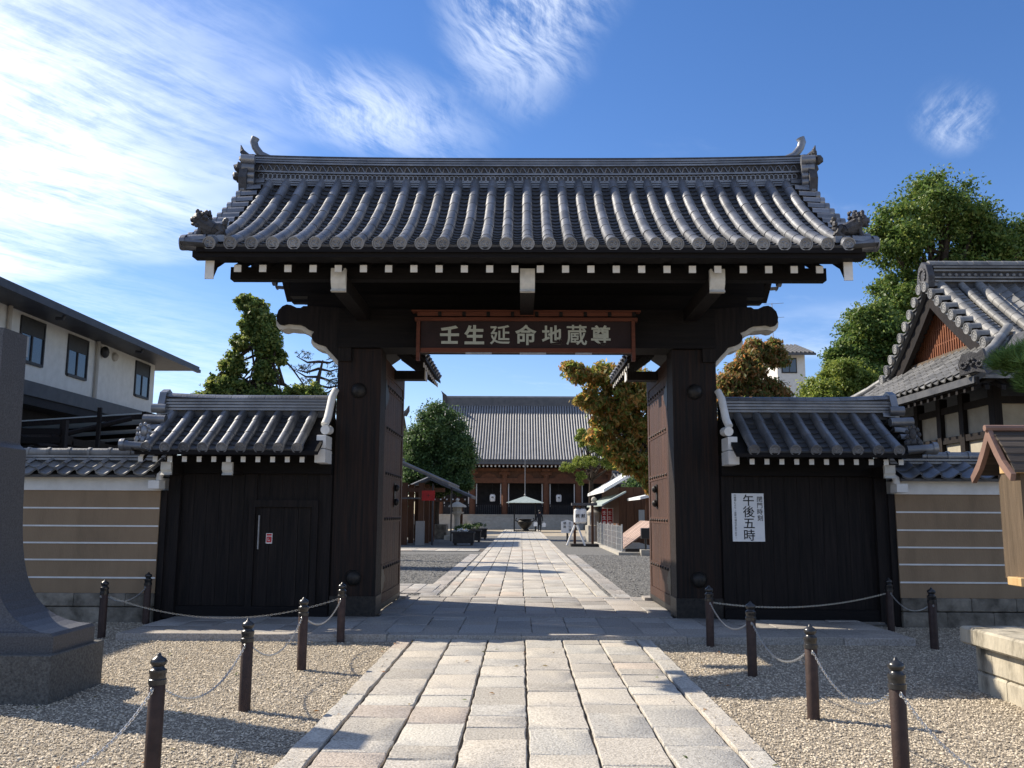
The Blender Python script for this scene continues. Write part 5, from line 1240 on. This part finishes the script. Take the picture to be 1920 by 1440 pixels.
MB().lathe([(0.75, 0), (0.75, 0.25), (0.55, 0.27), (0.55, 0.5), (0.35, 0.55)], 8).build('base', 'step', t); MB().lathe([(0.22, 0.55), (0.17, 0.8), (0.17, 1.35), (0.24, 1.5)], 12).build('shaft', 'step', t, True)
MB().lathe([(0.36, 1.5), (0.4, 1.6), (0.26, 1.62), (0.26, 1.86), (0.3, 1.88)], 8).build('fire_box', 'step', t); MB().lathe([(0.55, 1.88), (0.5, 1.98), (0.18, 2.15), (0.08, 2.2), (0.11, 2.3), (0.02, 2.42)], 8).build('cap', 'step', t, True)
# side hall behind the round tree
sh = thing('corner_hall', 'tiled hall roof end showing behind the round dark tree', 'temple hall', (-12.8, 76, 0), wc=True)
small_roof('roof', sh, -15.2, -10.2, 70, 82, 6.5, 9.9, 'X', 'tile_far', 0.12, 0.4); B('wall', 'hall_red', sh, -14.8, -11, 72, 80, 0, 6.5)
MB().tube([(-10.2, 76, 9.9), (-9.9, 76, 10.3), (-9.8, 76, 10.7)], [0.3, 0.2, 0.05], 6).build('ridge_end_tile', 'orn', sh)
# ------------------------------------------------------------------ right side of the court
sp_ = thing('prayer_shop', 'brown timber shop with white sheet roof under the cherry tree', 'shop', (6.5, 44, 0), wc=True)
MB().prism([(4.1, 2.78), (7.2, 4.6), (10.3, 2.78), (10.3, 2.62), (7.2, 4.44), (4.1, 2.62)], 45, 56, 'Y').build('roof', 'white_roof', sp_)
MB().prism([(3.9, 2.0), (5.1, 2.66), (5.1, 2.58), (3.9, 1.92)], 44, 54, 'Y').build('awning', 'canopy', sp_)
B('wall', 'stall_wood', sp_, 4.9, 9.6, 45.6, 55, 0, 2.9)
for k in range(12): B('board', 'stall_wood', sp_, 4.9+0.39*k, 5.27+0.39*k, 45.56, 45.598, 0, 2.85)
B('poster_panel', 'curtain', sp_, 5.9, 6.2, 45.53, 45.558, 1.0, 1.75)
sd2 = thing('brown_shed', 'brown board shed wall beside the open door leaf', 'shed', (7.5, 41, 0), wc=True)
for k in range(16): B('board', 'stall_wood', sd2, 5.5+0.25*k, 5.73+0.25*k, 40, 40.05, 0, 2.45)
MB().prism([(5.2, 2.3), (9.8, 3.3), (9.8, 3.18), (5.2, 2.18)], 39.6, 44.5, 'Y').build('roof', 'white_roof', sd2)
fn = thing('wire_fence', 'galvanised mesh fence panels on a low stone kerb', 'fence', (3.78, 40, 0), wc=True)
for k in range(7):
    y = 34.3+1.8*k
    MB().cyl((3.78, y, 0), (3.78, y, 1.15), 0.03, n=8).build('post', 'mesh_fence', fn, True)
    if k < 6:
        w = MB()
        for j in range(24): w.cyl((3.78, y+0.075*j, 0.12), (3.78, y+0.075*j, 1.08), 0.006, n=4, caps=False)
        for j in range(5): w.cyl((3.78, y, 0.12+0.24*j), (3.78, y+1.8, 0.12+0.24*j), 0.006, n=4, caps=False)
        stuff(w.build('mesh_panel', 'mesh_fence', fn))
    B('kerb_stone', 'step', fn, 3.6, 3.86, y+0.01, y+1.79, -0.02, 0.10)
B('kerb_stone', 'step', fn, 3.6, 5.0, 33.9, 34.28, -0.02, 0.11)
sb = thing('slanted_boards', 'row of pinkish boards leaning at a slant behind the mesh fence', 'boards', (4.6, 38, 0), wc=True)
for k in range(9):
    y = 35.3+0.62*k; MB().prism([(3.98, 0.25), (5.35, 1.25), (5.35, 1.19), (3.98, 0.19)], y, y+0.52, 'Y').build('board', 'plank_pink', sb)
    B('batten', 'white', sb, 4.1, 5.3, y+0.54, y+0.59, 0.02, 0.26)
B('frame', 'planter', sb, 4.0, 5.3, 35.1, 35.25, 0.02, 0.2)
for i, (x, y) in enumerate(((4.62, 33.9), (4.95, 34.4))):
    t = thing('black_box_post', ('black box on a post with pale block foot before the slanted boards', 'black box on a thin post beside the shed boards')[i], 'box', (x, y, 0))
    MB().box(-0.17, 0.17, -0.12, 0.12, 0.62, 1.02, bev=0.02).build('box', 'black', t); MB().cyl((0, 0, 0), (0, 0, 0.62), 0.04, n=8).build('post', 'black', t); MB().box(-0.2, 0.2, -0.2, 0.2, 0, 0.22 if i == 0 else 0.06, bev=0.01).build('foot', 'step', t)
ls = thing('lantern_stand', 'timber frame with small tiled roof holding white paper lanterns', 'lantern stand', (2.95, 43, 0), wc=True)
B('roof', 'tile_pan', ls, 2.35, 3.55, 42.6, 43.4, 1.93, 2.05)
for x in (2.5, 3.35): MB().box(x-0.06, x+0.06, 42.95, 43.05, 0, 1.95).build('post', 'stall_wood', ls)
B('foot', 'planter', ls, 2.3, 3.6, 42.5, 43.5, 0, 0.12); MB().tube([(2.5, 42.9, 1.0), (2.1, 42.6, 0.05)], 0.05, 6).build('brace', 'white', ls)
MB().tube([(2.6, 42.7, 1.0), (2.95, 42.5, 0.05)], 0.05, 6).build('brace', 'white', ls)
for i, x in enumerate((2.62, 2.88)):
    t = thing('paper_lantern', ('white paper lantern hanging at the outer end of the lantern stand', 'white paper lantern hanging next to the post of the lantern stand')[i], 'lantern', (x, 42.8 if i == 0 else 42.75, 1.08), 0, 'white lanterns on the stand')
    MB().lathe([(0.10, 0), (0.17, 0.06), (0.185, 0.3), (0.17, 0.64), (0.1, 0.7)], 12).build('shade', 'lantern', t, True); MB().lathe([(0.11, 0.7), (0.11, 0.76), (0.02, 0.77), (0.02, 0.86)], 10).build('collar', 'black', t)
    inst('lettering', text_mesh('献', 0.2, 'ink', 0.01, 0.002), t, Matrix.Translation((0, -0.192, 0.36)) @ FACE)
t = thing('path_sign', 'white notice with arched top on a dark post by the path', 'sign', (2.25, 45, 0))
MB().prism([(-0.31, 0.58), (0.31, 0.58), (0.31, 1.14), (0.18, 1.18), (0, 1.24), (-0.18, 1.18), (-0.31, 1.14)], -0.025, 0.025, 'Y').build('panel', 'paper', t); MB().box(-0.05, 0.05, 0.03, 0.08, 0, 1.1).build('post', 'black', t)
for i, q in enumerate(('壬生塚', '順路')):
    for j, c in enumerate(q): inst('lettering', text_mesh(c, 0.15, 'ink', 0.01, 0.001), t, Matrix.Translation((0.13-0.26*i, -0.028, 1.06-0.17*j)) @ FACE)
for i, x in enumerate((4.2, 4.5)):
    t = thing('red_banner', ('tall red banner with white characters nearest the lantern stand', 'tall red banner with white characters nearest the shop wall')[i], 'banner', (x, 46+0.2*i, 0), 0, 'red banners by the shop')
    MB().cyl((0.16, 0, 0), (0.16, 0, 1.85), 0.015, n=6).build('pole', 'white', t); MB().cyl((-0.14, 0, 1.82), (0.18, 0, 1.82), 0.012, n=6).build('cross_bar', 'white', t)
    MB().box(-0.13, 0.14, -0.006, 0.006, 0.72, 1.8).build('cloth', 'banner', t)
    for j, c in enumerate('壬生寺'): inst('lettering', text_mesh(c, 0.2, 'white', 0.01, 0.001), t, Matrix.Translation((0, -0.0085, 1.6-0.26*j)) @ FACE)
t = thing('stone_statue', 'pale stone figure standing behind the lantern stand', 'statue', (4.0, 50, 0))
MB().lathe([(0.5, 0), (0.5, 0.9), (0.38, 0.92), (0.38, 1.5)], 8).build('pedestal', 'step', t); MB().lathe([(0.42, 1.5), (0.45, 1.62), (0.25, 1.8), (0.24, 2.05), (0.12, 2.2)], 10).build('body', 'step', t, True); MB().blob((0, 0, 2.32), 0.16, n=10, m=8).build('head', 'step', t, True)
bw = thing('rear_hall', 'dark timber side hall half hidden behind the pine right of the main hall', 'temple hall', (13, 84, 0), wc=True)
B('wall', 'dark_in', bw, 9.5, 18, 80, 86, 0, 4.2); small_roof('roof', bw, 8.5, 19, 78, 88, 4.2, 5.2, 'X', 'tile_pan', 0.1, 0.35)
for x in (9.7, 11.5, 13.3): B('post', 'stall_wood', bw, x-0.15, x+0.15, 79.7, 80, 0, 4.2)
# far house on the right with aerial
fh = thing('far_house', 'distant white house with ribbed grey roof seen above the trees', 'house', (19.6, 66, 0), wc=True)
B('wall', 'stucco', fh, 18.3, 20.3, 63, 70, 0, 12.95); MB().prism([(62.3, 12.95), (66.5, 14.3), (70.7, 12.95), (70.7, 12.8), (66.5, 14.1), (62.3, 12.8)], 17.9, 20.9, 'X').build('roof', 'tile_pan', fh)
J = MB()
for k in range(10): J.tube([(18.0+0.3*k, 62.3, 13.0), (18.0+0.3*k, 66.5, 14.35)], 0.07, 5)
stuff(J.build('roof_ribs', 'tile_pan', fh)); w_ = B('window', 'frame_dk', fh, 18.6, 19.7, 62.95, 63.02, 11.6, 12.7)
B('pane', 'glass', w_, 18.68, 19.12, 62.93, 62.948, 11.68, 12.62); B('pane', 'glass', w_, 19.18, 19.62, 62.93, 62.948, 11.68, 12.62)
MB().cyl((19.1, 66.5, 14), (19.1, 66.5, 17.6), 0.03, n=5).build('aerial_mast', 'silver', fh)
for z in (16.4, 17.5): MB().cyl((18.5, 66.5, z), (20.0, 66.5, z+0.1), 0.02, n=4).build('aerial_arm', 'silver', fh)

# ------------------------------------------------------------------ trees
def leaf_cloud(centers, radii, counts, size, aspect=0.55, shell=0.6, droop=0.0, outb=0.5, up=0.35):
    C, Q = [], []
    for c, r, n in zip(centers, radii, counts):
        d = rng.normal(size=(n, 3)); d /= np.linalg.norm(d, axis=1)[:, None]
        t = np.minimum(np.abs(rng.normal(size=n))*0.6, 1.05+0.15*rng.random(n)); C.append(np.array(c)+d*np.array(r)*t[:, None]); Q.append(d)
    P = np.concatenate(C); D = np.concatenate(Q); n = len(P)
    nr = rng.normal(size=(n, 3))*0.7+D*outb+np.array([0, 0, up]); nr /= np.linalg.norm(nr, axis=1)[:, None]
    ax = rng.normal(size=(n, 3)); ax[:, 2] -= droop*2
    ax -= nr*(ax*nr).sum(1)[:, None]; ax /= np.linalg.norm(ax, axis=1)[:, None]; bx_ = np.cross(nr, ax)
    s = size*(0.65+0.7*rng.random(n))[:, None]
    V = np.stack([P-ax*s*0.5, P+bx_*s*aspect*0.5+nr*s*0.08, P+ax*s*0.55-nr*s*0.06, P-bx_*s*aspect*0.5+nr*s*0.08], 1).reshape(-1, 3)
    return V, (np.arange(n*4).reshape(-1, 4))
def subclumps(ells, nsub, fr=(0.22, 0.36), flat=0.75):
    cs, rs, ws = [], [], []
    for (c, r, w) in ells:
        for _ in range(max(1, int(nsub*w))):
            d = rng.normal(size=3); d /= np.linalg.norm(d); t = rng.random()**0.45
            k = fr[0]+(fr[1]-fr[0])*rng.random(); rr = np.mean(r)*k
            cs.append(np.array(c)+d*np.array(r)*t*(1-k*0.6)); rs.append((rr, rr, rr*flat)); ws.append(k)
    return cs, rs
def tree(name, label, base, trunk_r, fork, ells, nsub, per, size, leaf, fr=(0.26, 0.44), aspect=0.55, droop=0.0, cat='tree', group=None, flat=0.75, limbs=14, lean=0.3, shell=0.6, bark='bark'):
    t = thing(name, label, cat, (base[0], base[1], 0), 0, group, wc=True)
    cs, rs = subclumps(ells, nsub, fr, flat)
    V, F = leaf_cloud(cs, rs, [int(per*(0.6+0.8*rng.random())) for _ in cs], size, aspect, shell, droop)
    o = np_mesh('crown', V, F, leaf, t); stuff(o)
    tr = MB(); b = Vector((base[0], base[1], -0.2)); fk = Vector(fork)
    mid = b.lerp(fk, 0.5)+Vector((random.uniform(-lean, lean)*0.4, 0, 0))
    tr.tube([b, b.lerp(mid, 0.15), mid, fk], [trunk_r*1.5, trunk_r, trunk_r*0.85, trunk_r*0.7], 10)
    idx = list(range(len(cs))); random.shuffle(idx)
    for i in idx[:limbs]:
        c = Vector(cs[i]); m_ = fk.lerp(c, 0.5)+Vector((random.uniform(-lean, lean), random.uniform(-lean, lean), random.uniform(-0.1, lean)))
        tr.tube([fk, m_, c], [trunk_r*0.5, trunk_r*0.28, trunk_r*0.08], 6)
        for _ in range(2):
            j = random.choice(idx); e = Vector(cs[j])
            if (e-m_).length < 3.0: tr.tube([m_, m_.lerp(e, 0.55)+Vector((0, 0, 0.15)), e], [trunk_r*0.24, trunk_r*0.14, trunk_r*0.05], 5)
    tr.build('trunk', bark, t, True)
    return t
random.seed(101)
tree('camphor_tree', 'tall broad camphor tree rising behind the old side hall', (17.2, 34.5), 0.45, (16.6, 34.2, 8.8),
     [((16.4, 34, 13.4), (2.4, 2.4, 1.6), 1), ((14.4, 33.5, 12.2), (1.5, 1.7, 1.5), 0.5), ((18.6, 34.5, 12.2), (2.2, 2.2, 1.6), 0.9), ((14.6, 33.5, 10.0), (1.5, 1.5, 1.2), 0.6), ((14.0, 33.4, 8.9), (1.2, 1.4, 0.9), 0.4), ((17.2, 34, 10.3), (2.6, 2.2, 1.5), 0.8), ((20.6, 35, 11.4), (1.8, 2.2, 1.8), 0.7)],
     74, 330, 0.145, 'lf_camphor', limbs=30)
tree('evergreen_tree', 'rounded dark green evergreen left of the side hall roof', (12.2, 30), 0.28, (12.0, 30, 5.2),
     [((11.9, 30, 7.7), (1.15, 1.4, 1.4), 1), ((10.9, 29.7, 6.6), (0.9, 1.2, 1.0), 0.6), ((13.0, 30, 6.9), (1.4, 1.3, 1.6), 0.9), ((12, 29.4, 5.6), (1.6, 1.2, 1.2), 0.8)], 70, 300, 0.12, 'lf_camphor', limbs=16)
tree('maple_tree', 'light yellow green maple above the shaded wing roof', (10.0, 28), 0.16, (9.8, 28, 4.0),
     [((9.6, 27.5, 5.3), (1.1, 1.0, 0.8), 1), ((10.7, 27.3, 5.2), (1.0, 1.0, 0.9), 0.8), ((8.9, 27.8, 4.6), (0.9, 0.9, 0.7), 0.7), ((9.9, 27.5, 6.0), (0.7, 0.8, 0.5), 0.5)], 64, 270, 0.10, 'lf_yellow', limbs=12)
tree('cherry_tree', 'brownish autumn cherry tree behind the wing with the poster', (7.6, 30.5), 0.2, (7.5, 30.4, 4.6),
     [((7.6, 30, 6.5), (0.75, 0.9, 0.7), 0.7), ((8.7, 30.2, 7.0), (0.6, 0.7, 0.6), 0.5), ((7.9, 30.2, 7.1), (0.6, 0.7, 0.5), 0.45), ((7.0, 30, 5.8), (0.8, 0.9, 0.9), 0.8), ((8.3, 30, 5.5), (1.0, 0.9, 0.8), 0.9), ((7.3, 29.6, 4.9), (1.2, 0.9, 0.7), 0.8)], 64, 150, 0.16, 'lf_cherry_br', aspect=0.42, droop=0.8, limbs=16, group='autumn cherry trees')
tree('cherry_tree', 'orange and green autumn cherry tree overhanging the shop inside the gate', (4.6, 27.5), 0.2, (4.2, 27.2, 3.6),
     [((2.5, 26.2, 5.5), (0.95, 0.8, 0.55), 0.8), ((1.6, 26, 5.7), (0.55, 0.6, 0.35), 0.4), ((3.4, 26.4, 5.2), (1.0, 0.9, 0.8), 0.9), ((2.6, 26.2, 4.4), (0.8, 0.8, 0.6), 0.8), ((3.5, 26.4, 3.9), (0.9, 0.8, 0.7), 0.9), ((2.9, 26, 3.4), (0.7, 0.6, 0.45), 0.6), ((3.7, 26, 2.8), (0.6, 0.6, 0.4), 0.6), ((1.9, 26, 4.85), (0.5, 0.5, 0.4), 0.4), ((2.2, 26.1, 3.9), (0.55, 0.6, 0.45), 0.45), ((3.0, 26, 4.9), (0.9, 0.7, 0.6), 0.6), ((3.3, 25.9, 3.1), (0.8, 0.6, 0.5), 0.6), ((3.8, 26, 2.4), (0.4, 0.5, 0.3), 0.35), ((1.3, 26, 5.95), (0.3, 0.4, 0.2), 0.2)],
     62, 88, 0.165, 'lf_cherry', aspect=0.42, droop=0.9, limbs=18, group='autumn cherry trees', shell=0.3)
tree('evergreen_tree', 'dense round dark evergreen standing in front of the main hall', (-5.5, 56), 0.35, (-5.4, 56, 3.0),
     [((-5.3, 55.5, 6.6), (1.9, 1.8, 2.1), 1), ((-6.6, 55.5, 5.4), (1.4, 1.5, 1.8), 0.8), ((-4.1, 55.3, 5.0), (1.35, 1.5, 1.9), 0.8), ((-3.9, 55, 3.4), (1.0, 1.1, 0.9), 0.5), ((-6.3, 55.2, 3.8), (1.5, 1.3, 1.1), 0.7), ((-5.2, 55, 3.4), (1.4, 1.2, 1.0), 0.5)], 95, 260, 0.16, 'lf_dark', limbs=16, shell=0.5)
tree('ivy_clad_tree', 'tall narrow trunk thickly clad in ivy above the wicket wing', (-8.3, 28.5), 0.22, (-8.4, 28.3, 5.8),
     [((-8.35, 28, 7.2), (0.5, 0.6, 0.9), 1.2), ((-8.75, 28, 8.0), (0.42, 0.5, 0.55), 0.5), ((-9.1, 28, 6.9), (0.4, 0.5, 0.35), 0.35), ((-8.3, 28, 6.0), (0.42, 0.5, 0.6), 0.6), ((-8.3, 28, 5.0), (0.9, 0.7, 0.7), 1.0), ((-9.3, 28, 5.4), (0.7, 0.6, 0.5), 0.6), ((-10.1, 28, 5.1), (0.6, 0.5, 0.35), 0.5), ((-7.5, 28.3, 5.2), (0.6, 0.5, 0.6), 0.5), ((-9.0, 28, 7.5), (0.35, 0.4, 0.5), 0.3), ((-9.4, 28, 6.2), (0.6, 0.5, 0.5), 0.4), ((-9.1, 28, 8.3), (0.3, 0.4, 0.4), 0.25), ((-8.9, 28, 4.9), (1.4, 0.6, 0.5), 0.9), ((-7.9, 28, 6.6), (0.3, 0.4, 0.5), 0.3), ((-6.9, 28.2, 5.3), (0.7, 0.5, 0.45), 0.5), ((-9.7, 28, 5.6), (0.6, 0.5, 0.4), 0.45), ((-6.4, 28.4, 5.0), (0.5, 0.5, 0.4), 0.35)], 86, 105, 0.105, 'lf_ivy', limbs=20, aspect=0.8, lean=0.15)
# sparse pine with nearly bare limbs
t = thing('bare_pine', 'sparse dark pine with twisted bare limbs beside the ivy clad tree', 'tree', (-7.0, 31, 0), wc=True)
tr = MB(); pts = [(-7.0, 31, -0.2), (-7.1, 31, 3), (-7.35, 31, 5), (-7.3, 31, 6.2), (-7.15, 31, 6.9)]; tr.tube(pts, [0.2, 0.17, 0.12, 0.08, 0.03], 8)
cs = []; rs = []
for z in (5.0, 5.4, 5.7, 6.0, 6.3, 6.6, 6.85):
    for s in (-1, 1):
        l = random.uniform(0.5, 1.1); b = Vector((-7.3, 31, z)); e = b+Vector((s*l, random.uniform(-0.5, 0.5), random.uniform(0.0, 0.3))); m_ = b.lerp(e, 0.5)+Vector((0, 0, -0.12))
        tr.tube([b, m_, e], [0.055, 0.035, 0.012], 5)
        for k in range(7):
            q = b.lerp(e, 0.35+0.1*k); f_ = q+Vector((random.uniform(-0.2, 0.2), random.uniform(-0.25, 0.25), random.uniform(0.05, 0.25))); tr.tube([q, q.lerp(f_, 0.5)+Vector((0.03, 0, 0.03)), f_], [0.016, 0.012, 0.005], 4); cs.append(tuple(f_)); rs.append((0.12, 0.12, 0.06))
tr.build('trunk', 'bark', t, True)
V, F = leaf_cloud(cs, rs, [26]*len(cs), 0.11, 0.12); stuff(np_mesh('crown', V, F, 'lf_pine_dark', t))
def pine(name, label, base, pts, rads, pads, per, nl, leaf, group=None):
    t = thing(name, label, 'tree', (base[0], base[1], 0), 0, group, wc=True); tr = MB(); tr.tube(pts, rads, 8)
    V_, cs, rs = [], [], []
    for (c, r) in pads:
        c = Vector(c); k = min(range(1, len(pts)), key=lambda i: (Vector(pts[i])-c).length); a = Vector(pts[k]); tr.tube([a, a.lerp(c, 0.5)+Vector((0, 0, 0.1)), c], [rads[k]*0.6, rads[k]*0.35, 0.012], 6)
        for _ in range(per):
            d = rng.normal(size=3)*0.5; p = np.array(c)+d*np.array(r); cs.append(p)
    tr.build('trunk', 'bark', t, True)
    cs = np.array(cs); m = len(cs); k = 34
    ctr = np.repeat(cs, k, 0); d = rng.normal(size=(m*k, 3)); d[:, 2] = np.abs(d[:, 2])*0.9+0.25; d /= np.linalg.norm(d, axis=1)[:, None]
    sd_ = np.cross(d, rng.normal(size=(m*k, 3))); sd_ /= np.linalg.norm(sd_, axis=1)[:, None]; ln = nl*(0.7+0.5*rng.random((m*k, 1))); w = nl*0.018
    w = w*1.7; V = np.stack([ctr-sd_*w, ctr+sd_*w, ctr+d*ln], 1).reshape(-1, 3); F = np.arange(m*k*3).reshape(-1, 3)
    stuff(np_mesh('crown', V, F, leaf, t)); return t
pine('pine_tree', 'pine with bright needle clusters hanging in front of the old side hall', (7.6, 10.4), [(7.6, 10.4, -0.1), (7.5, 10.4, 1.6), (7.2, 10.4, 2.9), (6.5, 10.3, 3.35), (6.0, 10.25, 3.45), (7.3, 10.5, 4.2)], [0.16, 0.14, 0.1, 0.05, 0.025, 0.05],
     [((5.62, 10.2, 3.30), (0.16, 0.2, 0.12)), ((5.95, 10.25, 3.42), (0.2, 0.25, 0.13)), ((6.3, 10.2, 3.28), (0.3, 0.25, 0.13)), ((5.80, 10.15, 3.05), (0.12, 0.16, 0.10)), ((6.7, 10.3, 3.6), (0.4, 0.3, 0.18)), ((7.4, 10.5, 4.3), (0.5, 0.4, 0.2)), ((8.2, 10.4, 3.9), (0.5, 0.4, 0.2))], 90, 0.18, 'lf_pine')
tree('pine_tree', 'soft green pine pads between the cherry tree and the main hall', (4.6, 58), 0.2, (4.4, 57, 3.6),
     [((3.9, 55, 4.7), (0.9, 0.8, 0.45), 0.8), ((2.8, 55, 4.35), (0.6, 0.6, 0.35), 0.6), ((4.9, 55, 5.6), (1.0, 0.8, 0.6), 0.9), ((3.7, 55, 6.2), (0.5, 0.6, 0.6), 0.6), ((5.6, 55, 4.7), (1.0, 0.9, 0.5), 0.7), ((3.6, 54.8, 3.7), (0.4, 0.4, 0.5), 0.4)], 40, 260, 0.16, 'lf_yellow', aspect=0.25, limbs=10)
# background greenery behind the court
for i, (x, y, h, lab) in enumerate(((-14, 64, 7, 'dark evergreen behind the amulet stall roof'), (9.5, 62, 6, 'dark evergreen behind the white roofed shop'), (13, 50, 7, 'dark evergreen beyond the brown shed'), (-9.5, 52, 5.5, 'dark evergreen between the stall and the round tree'))):
    tree('evergreen_tree', lab, (x, y), 0.25, (x, y, h*0.45), [((x, y, h*0.72), (2.6, 2, h*0.28), 1), ((x+1.2, y-0.5, h*0.5), (2, 1.6, h*0.22), 0.7), ((x-1.4, y, h*0.5), (2, 1.6, h*0.22), 0.7)], 36, 150, 0.24, 'lf_dark', limbs=8)
for (t, i) in PLANTERS:
    cs = [(random.uniform(-0.4, 0.4), random.uniform(-0.3, 0.3), 0.78+random.uniform(0, 0.12)) for _ in range(16)]
    V, F = leaf_cloud(cs, [(0.16, 0.15, 0.12)]*16, [60]*16, 0.07); stuff(np_mesh('shrub', V, F, 'lf_dark', t))
    if i == 0:
        V, F = leaf_cloud([(-0.15, -0.3, 0.75), (0.1, -0.32, 0.72)], [(0.2, 0.1, 0.1)]*2, [60, 60], 0.06, 0.9); stuff(np_mesh('flowers', V, F, 'paper', t))

# a few fallen leaves on gravel and paving
n = 70; cs = [(random.uniform(-4.5, 4.2), random.uniform(5.2, 10.8), 0.016) for _ in range(n)]; cs = [(x, y, 0.05 if abs(x) < 1.55 else 0.018) for x, y, z in cs]
V, F = leaf_cloud(cs, [(0.01, 0.01, 0.002)]*n, [1]*n, 0.045, 0.5, up=4.0); o = np_mesh('fallen_leaves', V, F, 'lf_cherry_br'); stuff(o); tag(o, 'scattered small brown leaves fallen on gravel and paving', 'leaves')
